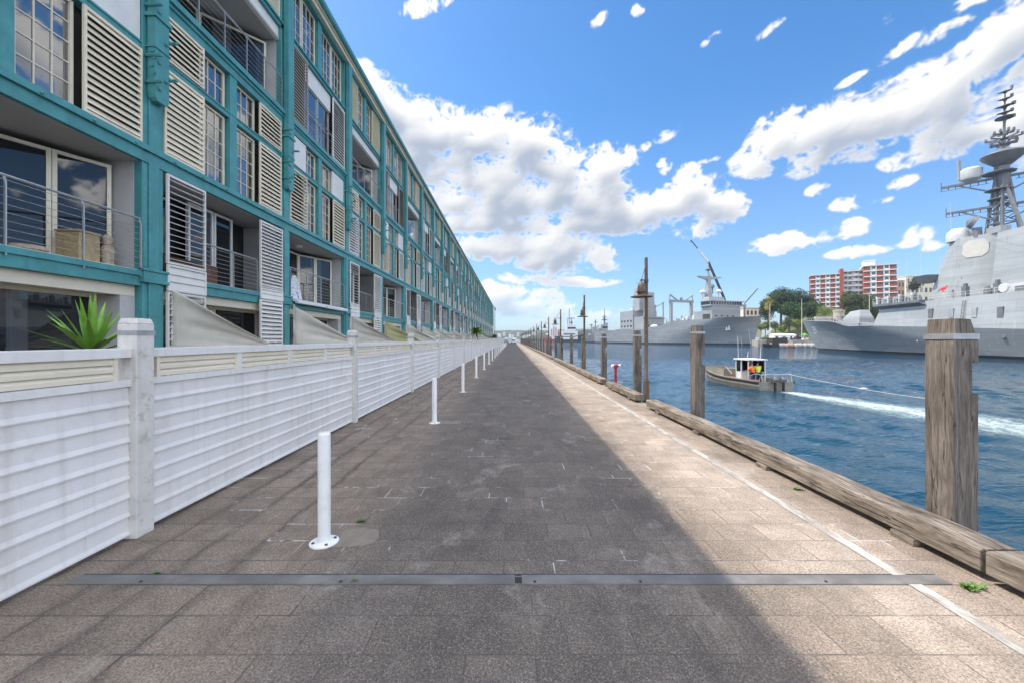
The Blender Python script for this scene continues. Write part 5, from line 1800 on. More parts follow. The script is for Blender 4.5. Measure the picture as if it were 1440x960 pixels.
def sweeper(t, L, h, k):
    up(t, 'deckhouse', 'super2', [(6, 30, 9, 17, 3)], k)
    up(t, 'bridge', 'super2', [(8, 17, 17, 25, 2.4)], k)
    up(t, 'aft_house', 'super2', [(22, 29, 17, 22, 2)], k)
    up(t, 'bridge_window', 'shipglass', [(7.9, 15, 20, 22.5, 2.5)], k)
    up(t, 'side_window', 'shipglass', [(10, 17, 12.5, 14, 3.05)], k)
    up(t, 'mast', 'navy', [(11, 13, 25, 38, .7), (8, 16, 31, 32.2, .7), (9.5, 14.5, 35, 36, .6), (11.6, 12.3, 38, 47, .3)], k)
    up(t, 'aft_mast', 'navy', [(24, 25.2, 22, 32, .5), (22, 27, 28, 28.8, .5)], k)
    up(t, 'crane', 'navy', [(30, 30.8, 9, 26, .4), (28, 33, 24, 25, .4)], k)
    for s_, z_, r_ in ((12.5, 33.5, 1.6), (18.5, 17, 2.2), (33, 9, 1.8), (21, 22, 1.3), (9, 25, 1.4)):
        b = MB(); b.lathe([(r_ * .7 * k, 0), (r_ * k, r_ * .5 * k), (r_ * .9 * k, r_ * 1.3 * k), (.3 * k, r_ * 1.9 * k)], (-s_ * k, -1 * k, z_ * k), 10); b.build('dome', M['super2' if s_ > 13 else 'navy'], t)


small_ship('minehunter', 'small grey patrol warship in front of the supply ship stern, with a spiky mast', 'warship', 822, 862, 481.6, 471, 'hull2', sweeper)
small_ship('patrol_cutter', 'white topped cutter with a dark green hull beyond the wharf piles', 'ship', 782, 818, 481.2, 473, 'pgreen', cutter)
small_ship('red_workship', 'red and white work ship moored beyond the far wharf lamps', 'ship', 764, 787, 481.0, 475, 'pred', redship)
# tall crane boom behind the supply ship
t = thing('mobile_crane', 'tall thin crane with a bent dark boom rising behind the supply ship bridge', 'crane', pt(1017, 470, 345) * 1)
t.location.z = 0
def rel(px, py, d=345): return pt(px, py, d) - t.location
b = MB(); b.bar(rel(1018.5, 420), rel(996, 368.5), 1.5, 1.5); b.bar(rel(1018.5, 420), rel(1019, 462), 1.7, 1.7); b.build('lower_boom', M['black'], t)
b = MB(); b.bar(rel(996, 369), rel(986, 356), 1.3, 1.3); b.build('knuckle', M['pwhite'], t)
b = MB(); b.bar(rel(988, 359), rel(981, 350), .7, .7); b.build('middle_boom', M['pwhite'], t)
b = MB(); b.bar(rel(981.5, 350), rel(971.5, 338), .6, .6); b.bar(rel(971.5, 338), rel(971.7, 341.5), .3, .3); b.build('boom_tip', M['black'], t)
b = MB(); b.box(-5, 5, -4, 4, .4, 4); b.build('crane_base', M['pwhite'], t)
t = thing('dockside_crane', 'small dark slanting crane jib just right of the supply ship bridge', 'crane', pt(1049, 440, 330) * 1)
t.location.z = 8
b = MB(); b.bar(pt(1047, 427, 330) - t.location, pt(1065.5, 406, 330) - t.location, .8, .8); b.build('jib', M['navy'], t)
b = MB(); b.bar(pt(1047, 428, 330) - t.location, (pt(1047, 428, 330) - t.location) * Vector((1, 1, 0)) if False else Vector((-1.2, 0, 0)), 1.2, 1.2); b.build('mast', M['navy'], t)
# ------------------------------------------------------------------ workboat with its crew
M['carg'] = paint('grey_gloss', (.12, .115, .115), .3, .1, 3)
M['alu'] = paint('bare_aluminium_hull', (.29, .265, .22), .5, .15, 1.5, .3, (.2, .17, .12), streak=.3)
M['fender'] = paint('boat_rubber_strake', (.045, .035, .028), .8, .2, 2)
M['wcab'] = paint('cabin_white', (.70, .69, .66), .5, .06, 2)
BP, BA = Vector((18.95, 30.6)), math.atan2(6.9, -.62)      # port stern corner, heading
boat = thing('workboat', 'small open aluminium workboat with a white wheelhouse trailing foam', 'boat', (BP.x + 1.45, BP.y + .15, ZW), BA)
BL, BH = 8.6, 1.45
b = MB()
rings = []
for k in range(15):
    x = BL * k / 14
    q = max(0, (x - BL * .45) / (BL * .55))
    w = BH * (1 - .62 * q ** 2.4)
    zt = .72 + .38 * q ** 1.6
    zb = -.35 + .62 * q ** 2.6
    rings.append([(x, w * .82, zb), (x, w, .30 + .2 * q), (x, w, zt), (x, w - .13, zt), (x, w - .15, .22 + .25 * q), (x, -w + .15, .22 + .25 * q), (x, -w + .13, zt), (x, -w, zt), (x, -w, .30 + .2 * q), (x, -w * .82, zb)])
b.loft(rings)
b.build('hull', M['alu'], boat, bevel=.012)
b = MB()
for sg in (1, -1):
    pts = []
    for k in range(15):
        x = BL * k / 14; q = max(0, (x - BL * .45) / (BL * .55))
        pts.append((x, sg * (BH * (1 - .62 * q ** 2.4) + .03), .60 + .38 * q ** 1.6))
    b.tube(pts, .085, 6)
b.build('rubbing_strake', M['fender'], boat)
b = MB(); b.box(.02, .10, -BH + .1, BH - .1, .2, .62); b.build('transom', M['alu'], boat)
# bow ramp bin and stores
b = MB(); b.box(5.0, 7.9, -.95, -.89, .5, 1.3); b.box(5.0, 7.9, .89, .95, .5, 1.3); b.box(5.0, 5.06, -.95, .95, .5, 1.3); b.box(7.84, 7.9, -.95, .95, .5, 1.35); b.build('cargo_bin', M['alu'], boat)
b = MB(); b.bar((4.9, .9, 1.5), (3.9, 1.0, .95), .1, .1); b.bar((4.9, -.9, 1.5), (3.9, -1.0, .95), .1, .1); b.bar((4.9, -.9, 1.5), (4.9, .9, 1.5), .07, .07); b.build('ramp_frame', M['steel'], boat)
# wheelhouse open to the stern
b = MB()
b.box(3.0, 3.7, -.72, .72, .25, 1.2)
for (x, y) in ((2.15, .72), (2.15, -.72), (3.62, .72), (3.62, -.72), (3.0, .74), (3.0, -.74)): b.bar((x, y, .25), (x + (.1 if x > 3.5 else 0), y, 2.18), .075, .075)
b.box(2.15, 3.0, -.75, -.70, .3, 1.15)
b.build('wheelhouse', M['wcab'], boat)
b = MB(); b.prism([(2.0, 2.18), (3.85, 2.18), (3.92, 2.24), (3.8, 2.29), (2.0, 2.27)], 'y', -.86, .86); b.build('wheelhouse_roof', M['wcab'], boat)
for (x0, x1, y0, y1) in ((3.67, 3.69, -.68, .68), (3.06, 3.6, .73, .742), (3.06, 3.6, -.742, -.73), (2.2, 2.95, -.742, -.73)):
    b = MB(); b.box(x0, x1, y0, y1, 1.23, 2.12); b.build('windscreen', M['shipglass'], boat)
b = MB(); b.box(2.5, 2.9, -.68, -.2, .25, 1.35); b.build('console', M['black'], boat)
for p_, q_, r_ in (((3.6, .6, 2.27), (3.65, .62, 4.2), .022), ((2.4, -.5, 2.27), (2.25, -.5, 4.3), .022), ((3.0, .2, 2.27), (2.9, .2, 2.9), .03)):
    b = MB(); b.tube([p_, q_], [r_, r_ * .6], 6); b.build('antenna', M['wcab'], boat)
# stern hoop and outboards
b = MB()
for sg in (1, -1):
    b.tube([(1.7, sg * 1.25, .7), (1.2, sg * 1.28, 1.05), (.5, sg * 1.28, 1.22), (.0, sg * 1.25, 1.20), (-.1, sg * 1.2, .65)], .032, 7)
    b.tube([(.6, sg * 1.28, .7), (.5, sg * 1.28, 1.2)], .028, 6)
    b.tube([(-.06, sg * 1.22, 1.18), (.25, sg * 1.25, .7)], .028, 6)
b.tube([(-.04, -1.2, 1.2), (-.04, 1.2, 1.2)], .032, 7)
b.build('stern_hoop', M['steel'], boat)
for sg in (.30, -.38):
    b = MB(); b.loft([[(-.42, sg - .15, .62), (.02, sg - .15, .62), (.02, sg + .15, .62), (-.42, sg + .15, .62)], [(-.45, sg - .17, .86), (.02, sg - .16, .9), (.02, sg + .16, .9), (-.45, sg + .17, .86)], [(-.34, sg - .11, 1.02), (.0, sg - .11, 1.06), (.0, sg + .11, 1.06), (-.34, sg + .11, 1.02)]])
    ob = b.build('outboard', M['carg'], boat, bevel=.03)
    b = MB(); b.box(-.34, -.2, sg - .06, sg + .06, -.5, .62); b.build('outboard_leg', M['black'], ob)
for k, (x, y, w_, h_, mt) in enumerate(((6.6, .3, .5, .45, 'orange'), (5.8, -.3, .6, .35, 'planter'), (4.3, .6, .45, .35, 'orange'), (4.6, -.5, .6, .5, 'alu'), (1.2, .7, .5, .4, 'planter'), (1.0, -.7, .55, .45, 'fender'), (1.7, .95, .35, .35, 'red'))):
    t = thing('gear_crate', ['orange gear crate in the bow of the workboat', 'brown gear crate in the bow of the workboat', 'orange gear crate forward of the wheelhouse', 'metal crate forward of the wheelhouse',
                             'brown crate by the near gunwale at the stern', 'black crate by the far gunwale at the stern', 'small red fuel crate behind the wheelhouse'][k], 'crate')
    wp = Matrix.Rotation(BA, 4, 'Z') @ Vector((x, y, .25 + (.2 if x > 5 else 0)))
    t.location = Vector(boat.location) + wp; t.rotation_euler.z = BA + .2 * k
    b = MB(); b.box(-w_ / 2, w_ / 2, -w_ * .4, w_ * .4, 0, h_); b.build('box', M[mt], t, bevel=.02)
    b = MB(); b.box(-w_ / 2 - .015, w_ / 2 + .015, -w_ * .4 - .015, w_ * .4 + .015, h_ + .002, h_ + .05); b.build('lid', M[mt], t)

M['skin'] = paint('skin', (.42, .24, .16), .6, .08, 6)
M['hivis'] = paint('hivis_orange', (.85, .17, .03), .7, .1, 6)
M['hivisy'] = paint('hivis_yellow', (.62, .72, .05), .7, .1, 6)
M['jean'] = paint('blue_trousers', (.035, .05, .13), .85, .2, 6)
M['hat'] = paint('dark_hat', (.03, .03, .035), .9, .15, 6)


def person(lab, loc, rz, vest, lean, armf):
    """one continuous skinned body; clothing is a child"""
    t = thing('person', lab, 'person', loc, rz)
    J = {'pel': (0, 0, .93), 'wai': (lean * .25, 0, 1.08), 'che': (lean * .6, 0, 1.32), 'nec': (lean * .85, 0, 1.50), 'hea': (lean * 1.0, 0, 1.60), 'top': (lean * 1.05, 0, 1.74)}
    for s, sg in (('l', 1), ('r', -1)):
        J['hip' + s] = (0, .10 * sg, .88); J['kne' + s] = (.05, .12 * sg, .48); J['ank' + s] = (-.02, .12 * sg, .09); J['toe' + s] = (.15, .14 * sg, .04)
        J['sho' + s] = (lean * .75, .19 * sg, 1.42); J['elb' + s] = (lean * .75 + .12 * armf, .26 * sg, 1.16); J['wri' + s] = (lean * .75 + .34 * armf, .20 * sg, 1.08); J['han' + s] = (lean * .75 + .43 * armf, .18 * sg, 1.09)
    E = [('pel', 'wai'), ('wai', 'che'), ('che', 'nec'), ('nec', 'hea'), ('hea', 'top')]
    RAD = {'pel': .15, 'wai': .14, 'che': .165, 'nec': .06, 'hea': .095, 'top': .075}
    for s in 'lr':
        E += [('pel', 'hip' + s), ('hip' + s, 'kne' + s), ('kne' + s, 'ank' + s), ('ank' + s, 'toe' + s), ('che', 'sho' + s), ('sho' + s, 'elb' + s), ('elb' + s, 'wri' + s), ('wri' + s, 'han' + s)]
        RAD.update({'hip' + s: .10, 'kne' + s: .07, 'ank' + s: .05, 'toe' + s: .04, 'sho' + s: .075, 'elb' + s: .05, 'wri' + s: .035, 'han' + s: .045})
    def skin(name, names, edges, rad, mat, parent, grow=0):
        me = bpy.data.meshes.new(name)
        idx = {n: i for i, n in enumerate(names)}
        me.from_pydata([J[n] for n in names], [(idx[a], idx[b_]) for a, b_ in edges], [])
        me.materials.append(M[mat])
        o = link(me, name, parent)
        m = o.modifiers.new('skin', 'SKIN'); m.use_smooth_shade = True
        for n in names:
            r_ = rad[n] + grow
            me.skin_vertices[0].data[idx[n]].radius = (r_, r_)
        me.skin_vertices[0].data[0].use_root = True
        o.modifiers.new('sub', 'SUBSURF').levels = 1
        return o
    def bake(o):
        dg = bpy.context.evaluated_depsgraph_get()
        me = bpy.data.meshes.new_from_object(o.evaluated_get(dg))
        o.modifiers.clear(); o.data = me
        return o
    bake(skin('body', list(J), E, RAD, 'skin', t))
    bake(skin('trousers', ['pel', 'hipl', 'hipr', 'knel', 'kner', 'ankl', 'ankr'], [('pel', 'hipl'), ('hipl', 'knel'), ('knel', 'ankl'), ('pel', 'hipr'), ('hipr', 'kner'), ('kner', 'ankr')], RAD, 'jean', t, .02))
    bake(skin('jacket', ['wai', 'che', 'shol', 'shor', 'elbl', 'elbr', 'pel'], [('pel', 'wai'), ('wai', 'che'), ('che', 'shol'), ('che', 'shor'), ('shol', 'elbl'), ('shor', 'elbr')], RAD, vest, t, .028))
    b = MB(); h = Vector(J['top'])
    b.lathe([(.17, -.03), (.175, -.015), (.11, .0), (.105, .07), (.07, .10), (0, .105)], (h.x, h.y, h.z), 14); b.build('hat', M['hat'], t, smooth=40)
    # fingers: five short tapering chains from each palm
    for s, sg in (('l', 1), ('r', -1)):
        p = Vector(J['han' + s])
        b = MB()
        for k in range(5):
            oy = (k - 2) * .017
            d = Vector((.07, 0, -.035)) if k else Vector((.03, -.05 * sg, .0))
            b.tube([p + Vector((.015, oy, 0)), p + d * .6 + Vector((.02, oy, 0)), p + d + Vector((.01, oy, -.03))], [.010, .009, .006], 5)
        b.build('hand', M['skin'], t, smooth=40)
    hd = Vector(J['hea'])
    b = MB(); b.lathe([(.0, .115), (.016, .10), (.022, .08)], (hd.x, hd.y, hd.z - .01), 6, 0, 'x'); b.build('nose', M['skin'], t)
    return t


def onboat(x, y, z): return Vector(boat.location) + Matrix.Rotation(BA, 4, 'Z') @ Vector((x, y, z))
person('person in an orange jacket, blue trousers and dark hat standing in the wheelhouse doorway', onboat(1.72, .62, .24), BA + .5, 'hivis', .14, 1)
person('person in a yellow vest standing deeper inside the wheelhouse', onboat(2.2, -.15, .24), BA - .3, 'hivisy', .06, 1)

t = thing('tow_rope', 'pale tow rope running from the workboat stern hoop across the water', 'rope', (0, 0, 0))
e0 = onboat(-.05, -1.1, 1.2)
pts = []
for k in range(25):
    q = k / 24
    p = e0.lerp(Vector((27.6, 26.0, ZW + .02)), q)
    p.z = max(ZW + .02, e0.z + (ZW - e0.z) * (1 - (1 - q) ** 1.35) - .25 * math.sin(math.pi * q) * 0)
    pts.append(p)
pts += [Vector((27.7, 25.0, ZW - .1)), Vector((27.7, 23.5, ZW - .8))]
b = MB(); b.tube(pts, .02, 6); b.build('rope', M['rope'], t, smooth=1)
tt = pts[13]
b = MB(); b.tube([tt - Vector((.25, 0, -.02)), tt, tt + Vector((.28, -.1, .06))], [.03, .09, .03], 7); b.build('knot', M['rope'], t)

# wake: foam spreading astern
m_, nt, bs = newmat('wake_foam')
gx = nt.n('ShaderNodeAttribute', attribute_name='wake'); wv = nt.n('ShaderNodeSeparateXYZ'); nt.l(gx.outputs['Vector'], wv.inputs[0])
across = nt.math('ABSOLUTE', wv.outputs[1])
nz = nt.noise(nt.pos((1.3, .6, 1)), 1.7, 9, .78, 1.4)
nf2 = nt.noise(nt.pos((1, .6, 1)), 9, 6, .75)
den = nt.math('SUBTRACT', nt.math('ADD', nt.math('MULTIPLY', nz, 1.0), nt.math('MULTIPLY', nf2, .55)), nt.math('ADD', nt.math('MULTIPLY', nt.math('POWER', across, 1.6), .42), nt.math('MULTIPLY', nt.ramp(wv.outputs[0], 0, 1), .12)))
al = nt.math('MULTIPLY', nt.ramp(den, .27, .85), nt.math('MULTIPLY', nt.ramp(across, .75, 1.0, 1, 0), nt.ramp(wv.outputs[0], .0, .05)))
al = nt.math('MULTIPLY', al, .80)
tr = nt.n('ShaderNodeBsdfTransparent')
ms = nt.n('ShaderNodeMixShader'); nt.l(al, ms.inputs[0]); nt.l(tr.outputs[0], ms.inputs[1]); nt.l(bs.outputs[0], ms.inputs[2])
nt.l(nt.mix(nt.ramp(den, .50, .95), (.26, .36, .36), (.66, .70, .69)), bs.inputs['Base Color'])
bs.inputs['Roughness'].default_value = .7
nt.l(ms.outputs[0], m_.node_tree.nodes['Material Output'].inputs['Surface'])
M['foam'] = m_
cl = [(20.55, 30.2, .7), (20.8, 28, 1.3), (21.3, 25.5, 2.0), (21.9, 22.5, 2.8), (22.5, 19.5, 3.3), (23.0, 16.5, 3.6), (23.3, 13, 3.8), (23.5, 9, 3.2), (23.5, 3, 3.3)]
vs, fs, at_ = [], [], []
NS, NC = 150, 30
for i in range(NS + 1):
    q = i / NS * (len(cl) - 1); k = min(int(q), len(cl) - 2); f = q - k
    x, y, w = [cl[k][j] + (cl[k + 1][j] - cl[k][j]) * f for j in range(3)]
    for j in range(NC + 1):
        c = j / NC * 2 - 1
        vs.append((x + c * w, y, ZW + float(wave_height(x + c * w, y)) + .022)); at_.append((i / NS, c, 0))
for i in range(NS):
    for j in range(NC):
        a = i * (NC + 1) + j
        fs.append((a, a + 1, a + NC + 2, a + NC + 1))
b = MB(); b.add(vs, fs)
wk = b.build('wake_foam', M['foam'], normals=False)
a_ = wk.data.attributes.new('wake', 'FLOAT_VECTOR', 'POINT'); a_.data.foreach_set('vector', [c for v in at_ for c in v])
tag(wk, kind='stuff')

# ------------------------------------------------------------------ far shore: quay, slope, trees, flats
M['quay'] = paint('quay_concrete', (.36, .32, .27), .9, .2, .3, .4, (.15, .12, .1))
M['slope'] = paint('grassy_slope', (.095, .12, .035), .95, .45, .12, .5, (.15, .13, .07), .6, 2)
qb = MB(); qb.prism([(126, 204), (150, 196), (420, 170), (420, 330), (196, 330)], 'z', -5, 1.3)
tag(qb.build('far_quay', M['quay']), kind='structure')
# sloping ground with terraces
vs, fs = [], []
NX, NY = 60, 40
for i in range(NX + 1):
    for j in range(NY + 1):
        u, v = i / NX, j / NY
        d = 236 + v * 250
        x0 = (1068 - CX) / F * d
        x = x0 + (u ** 1.3) * 330
        rise = min(1, max(0, (d - 240) / 62)); rise = rise * rise * (3 - 2 * rise)
        left = min(1, (x - x0) / 42); left = left * left * (3 - 2 * left)
        z = -3.2 + 5 * min(1, left * 3) + (24 * rise) * (.25 + .75 * left) + 1.8 * mn.noise(Vector((x * .05, d * .05, 0))) * left
        vs.append((x, d, z))
for i in range(NX):
    for j in range(NY):
        a = i * (NY + 1) + j
        fs.append((a, a + NY + 1, a + NY + 2, a + 1))
b = MB(); b.add(vs, fs)
tag(b.build('hillside', M['slope'], smooth=1), kind='structure')
qb = MB(); qb.box(140, 420, 338, 420, -5, .6); tag(qb.build('rear_quay', M['quay']), kind='structure')


def foliage(name, c, var=.35):
    m, nt, bs = newmat(name)
    f = nt.noise(nt.pos(), .45, 3, .6)
    oi = nt.n('ShaderNodeObjectInfo').outputs['Random']
    f = nt.math('ADD', f, nt.math('MULTIPLY', nt.math('SUBTRACT', oi, .5), .25))
    nt.l(nt.mix(nt.ramp(f, .3, .7), tuple(x * (1 - var) for x in c), tuple(x * (1 + var) for x in c)), bs.inputs['Base Color'])
    bs.inputs['Roughness'].default_value = .6
    bs.inputs['Specular IOR Level'].default_value = .25
    return m


M['fig'] = foliage('fig_leaves', (.035, .068, .020))
M['gum'] = foliage('gum_leaves', (.062, .082, .030))
M['light'] = foliage('light_shrub_leaves', (.12, .155, .035))
M['yellow'] = foliage('yellow_blossom', (.28, .24, .045))


def tree_mesh(seed, mat, lumps, n, leaf, flat=1.0):
    """thousands of leaf clumps scattered over the outsides of lobes: (x, y, z, r)"""
    r = random.Random(seed)
    b = MB()
    tot = sum(l[3] ** 2 for l in lumps)
    for (cx, cy, cz, rad) in lumps:
        for k in range(int(n * rad * rad / tot)):
            v = Vector((r.gauss(0, 1), r.gauss(0, 1), r.gauss(0, 1))).normalized()
            q = rad * (r.random() ** .33) * (1 + .28 * mn.noise(v * 2.3 + Vector((seed, cx, cz))))
            p = Vector((cx, cy, cz)) + Vector((v.x * q, v.y * q, v.z * q * flat))
            nrm = (v + Vector((r.gauss(0, .6), r.gauss(0, .6), r.gauss(.3, .6)))).normalized()
            s = nrm.cross(Vector((r.random(), r.random(), r.random()))).normalized()
            t_ = nrm.cross(s)
            L_ = leaf * r.uniform(.6, 1.3)
            b.add([p - s * L_ * .5, p + t_ * L_ * .32, p + s * L_ * .5, p - t_ * L_ * .32], [(0, 1, 2, 3)])
    return b.mesh('crown', M[mat], normals=False)


def tree(name, lab, px, ytop, ybase, d, wpx, seed, mat, nl=8, n=5200, leaf=.9, group='trees on the far slope', cat='tree'):
    base = pt(px, ybase, d)
    t = thing(name, lab, cat, base, 0, group)
    Hh = (ybase - ytop) / F * d
    Wd = wpx / F * d / 2
    r = random.Random(seed)
    lum = []
    for k in range(nl):
        a = r.uniform(0, 6.28); q = r.random() ** .5
        zz = r.uniform(.42, .82)
        rad = Wd * r.uniform(.36, .56)
        lum.append((math.cos(a) * q * (Wd - rad * .8), math.sin(a) * q * (Wd - rad * .8), min(Hh * zz, Hh - rad * .9), rad))
    lum.append((0, 0, Hh - Wd * .45, Wd * .5))
    link(tree_mesh(seed, mat, lum, n, leaf), 'crown', t)
    b = MB(); b.tube([(0, 0, -3.0), (.2, 0, Hh * .25), (0, .2, Hh * .55)], [Hh * .035, Hh * .028, Hh * .015], 8)
    for k in range(5):
        l = lum[k]; b.tube([(0, 0, Hh * (.2 + .05 * k)), (l[0] * .6, l[1] * .6, l[2] * .85), (l[0], l[1], l[2])], [Hh * .018, Hh * .012, .05], 6)
    b.build('trunk', M['bark'], t, smooth=40)


tree('fig_tree', 'tallest dark green fig tree left of the red brick flats', 1098, 404, 452, 262, 44, 1, 'fig')
tree('fig_tree', 'dark green fig tree between the tallest one and the red brick flats', 1124, 406, 450, 266, 40, 2, 'fig')
tree('fig_tree', 'lower dark fig tree nearest the supply ship bow', 1080, 420, 458, 255, 34, 3, 'fig')
tree('fig_tree', 'dark fig tree against the lower corner of the red brick flats', 1140, 424, 455, 258, 34, 4, 'fig')
tree('fig_tree', 'dark fig tree under the two tall ones on the slope', 1110, 424, 460, 252, 40, 15, 'fig')
tree('gum_tree', 'olive green tree in front of the middle of the red brick flats', 1195, 409, 458, 250, 34, 5, 'gum')
tree('gum_tree', 'olive green tree beside the round concrete tower, under the flats', 1215, 412, 460, 246, 40, 6, 'gum')
tree('gum_tree', 'olive green tree above the destroyer foredeck deckhouse', 1228, 420, 462, 242, 30, 7, 'gum')
tree('gum_tree', 'small olive tree beside the cream building right of the flats', 1288, 391, 412, 262, 24, 8, 'gum', 6, 3000, .7)
tree('blossom_tree', 'small yellow flowering tree at the left edge of the dark figs', 1081, 418, 446, 240, 14, 9, 'yellow', 5, 1500, .6)
for k, (px, yt, yb, w, mt) in enumerate(((1160, 430, 444, 30, 'light'), (1108, 444, 468, 20, 'gum'), (1076, 452, 468, 18, 'light'), (1090, 452, 470, 18, 'gum'), (1122, 450, 469, 22, 'light'), (1136, 452, 470, 22, 'light'), (1145, 446, 462, 20, 'gum'), (1070, 456, 470, 14, 'light'), (1102, 458, 470, 16, 'light'))):
    tree('shrub', ['pale leafy hedge below the red brick flats', 'rounded olive shrub on the slope under the fig trees', 'pale shrub at the left end of the slope', 'olive shrub beside the left lamp post',
                   'light green shrub right of the slope lamp post', 'light green shrub above the parked cars', 'olive shrub under the concrete wall', 'light green shrub next to the supply ship bow', 'low light green shrub in the middle of the slope'][k],
         px, yt, yb, 236 + k % 3 * 3, w, 30 + k, mt, 5, 1600, .55, 'shrubs on the far slope', 'shrub')

# red brick flats
M['brick'] = paint('red_brick', (.34, .085, .05), .85, .12, .8)
M['slab'] = paint('balcony_slab', (.62, .58, .53), .8, .08, .5)
M['greyw'] = paint('grey_render', (.50, .49, .47), .8, .08, .5)
M['recess'] = paint('balcony_shade', (.16, .12, .10), .8, .3, .6)
M['flatglass'] = paint('flat_window', (.06, .07, .08), .12, .3, 1)


def flats():
    D = 300
    k = D / F
    kx = k * .79
    b0 = pt(1140, 440, D)
    t = thing('brick_apartment_block', 'red brick apartment block with pale balcony bands and a white rooftop plant room', 'building', (b0.x, D, b0.z), -.58)

    def wing(x0, x1, y0, yt, nst, face, cols):
        X0, X1 = (x0 - 1140) * kx, (x1 - 1140) * kx
        T = (440 - yt) * k
        b = MB(); b.box(X0, X1, y0, y0 + 14, -8, T - .4); b.build('wall', M[face], t)
        b = MB(); b.box(X0 - .6, X1 + .6, y0 - 1.6, y0 + 14.5, T - .4, T + .3); b.build('roof', M['slab'], t)
        st = T / nst
        w = (X1 - X0) / cols
        for i in range(nst):
            z = i * st
            b = MB(); b.box(X0 - .3, X1 + .3, y0 - 1.5, y0 - .02, z, z + .5); b.build('balcony_slab', M['num'], t)
            for c in range(cols):
                a = X0 + w * c
                if c % 2:
                    b = MB(); b.box(a, a + w * .98, y0 - .5, y0 - .03, z + .5, z + st - .02); b.build('render_panel', M['num' if face == 'brick' else 'greyw'], t)
                    b = MB(); b.box(a + w * .2, a + w * .8, y0 - .56, y0 - .505, z + 1.5, z + st - .5); b.build('window', M['flatglass'], t)
                else:
                    b = MB(); b.box(a + .05, a + w - .05, y0 - 1.45, y0 - 1.3, z + .5, z + 1.75); b.build('balcony_front', M['brick' if face == 'brick' else 'greyw'], t)
                    b = MB(); b.box(a + w * .55, a + w * .95, y0 - .08, y0 - .01, z + .5, z + st - .3); b.build('window', M['flatglass'], t)
    wing(1140, 1181, 0, 388, 8, 'brick', 6)
    wing(1184, 1212, 3, 385, 8, 'greyw', 4)
    wing(1211, 1251, -2, 381, 8, 'brick', 5)
    b = MB(); b.box((1180 - 1140) * kx, (1184.6 - 1140) * kx, -2.2, 10, -8, (440 - 382) * k); b.build('chimney_wall', M['brick'], t)
    b = MB(); b.box((1212 - 1140) * kx, (1226 - 1140) * kx, 0, 9, (440 - 381) * k + .31, (440 - 374) * k); b.box((1211.5 - 1140) * kx, (1226.5 - 1140) * kx, -.5, 9.5, (440 - 374) * k + .02, (440 - 373) * k); b.build('plant_room', M['num'], t)


flats()
def block(name, lab, px0, px1, yt, yb, D, mat, rows, cols, roof='slab', dep=12):
    k = D / F
    b0 = pt(px0, yb, D)
    t = thing(name, lab, 'building', b0)
    Wd, Hh = (px1 - px0) * k, (yb - yt) * k
    b = MB(); b.box(0, Wd, 0, dep, -10, Hh); b.build('wall', M[mat], t)
    b = MB(); b.box(-.3, Wd + .3, -.4, dep + .3, Hh + .01, Hh + .5); b.build('roof', M[roof], t)
    for r_ in range(rows):
        b = MB()
        for c in range(cols):
            a = Wd * (c + .22) / cols; e = Wd * (c + .75) / cols
            z = Hh * (r_ + .25) / rows
            b.box(a, e, -.05, .02, z, z + Hh * .5 / rows)
        b.build('window_row', M['flatglass'], t)
M['terra'] = paint('terracotta_roof', (.45, .20, .12), .85, .15, .8)
M['tanb'] = paint('tan_brick', (.42, .27, .19), .85, .12, .8)
M['creamb'] = paint('cream_render', (.66, .58, .45), .85, .08, .8)
block('tan_brick_flats', 'tan brick flats just right of the red brick apartment block', 1249, 1272, 395, 440, 310, 'tanb', 4, 5)
block('cream_house', 'cream building behind the destroyer tower, right of the tan brick flats', 1274, 1312, 389, 440, 330, 'creamb', 4, 6)
block('terracotta_house', 'small cream house with a terracotta roof beside the supply ship bow', 1049, 1071, 434, 458, 345, 'creamb', 2, 4, 'terra')
# round concrete tower and retaining wall
t = thing('concrete_tower', 'squat round concrete tower above the destroyer bow', 'tower', pt(1179.5, 470, 225))
b = MB(); b.lathe([(2.5, -2), (2.5, 12.4), (2.75, 12.5), (2.75, 13.4), (2.4, 13.5), (0, 13.6)], n=22); b.build('drum', M['quay'], t, smooth=35)
b = MB(); b.box(-.6, .6, -2.52, -2.3, 4, 6); b.box(-.5, .5, -2.52, -2.3, 9, 10.2); b.build('opening', M['dark'], t)
t = thing('retaining_wall', 'long weathered concrete wall left of the round tower', 'wall', pt(1147, 462, 227))
b = MB(); b.box(0, 11.5, 0, .8, -3, 6.0); b.build('wall_face', M['quay'], t)
b = MB(); b.box(-.2, 11.7, -.2, 1.0, 6.01, 6.5); b.build('coping', M['slab'], t)
# lamp posts on the far slope
for px, yt, yb, d, lab in ((1082.7, 425, 468, 212, 'thin pale lamp post at the left of the far slope'), (1127.5, 421, 466, 215, 'thin pale lamp post in front of the dark fig trees'), (1222.5, 411, 466, 206, 'thin yellowish pole rising behind the destroyer gun turret')):
    t = thing('street_lamp', lab, 'lamp post', (pt(px, yb, d).x, d, 1.3), 0, 'posts on the far quay')
    hgt_ = pt(px, yt, d).z - 1.3
    b = MB(); b.tube([(0, 0, 0), (0, 0, hgt_)], [.16, .10], 6); b.build('pole', M['slab'], t)
    b = MB(); b.box(-.9, .3, -.2, .2, hgt_, hgt_ + .25); b.build('lantern', M['navy'], t)

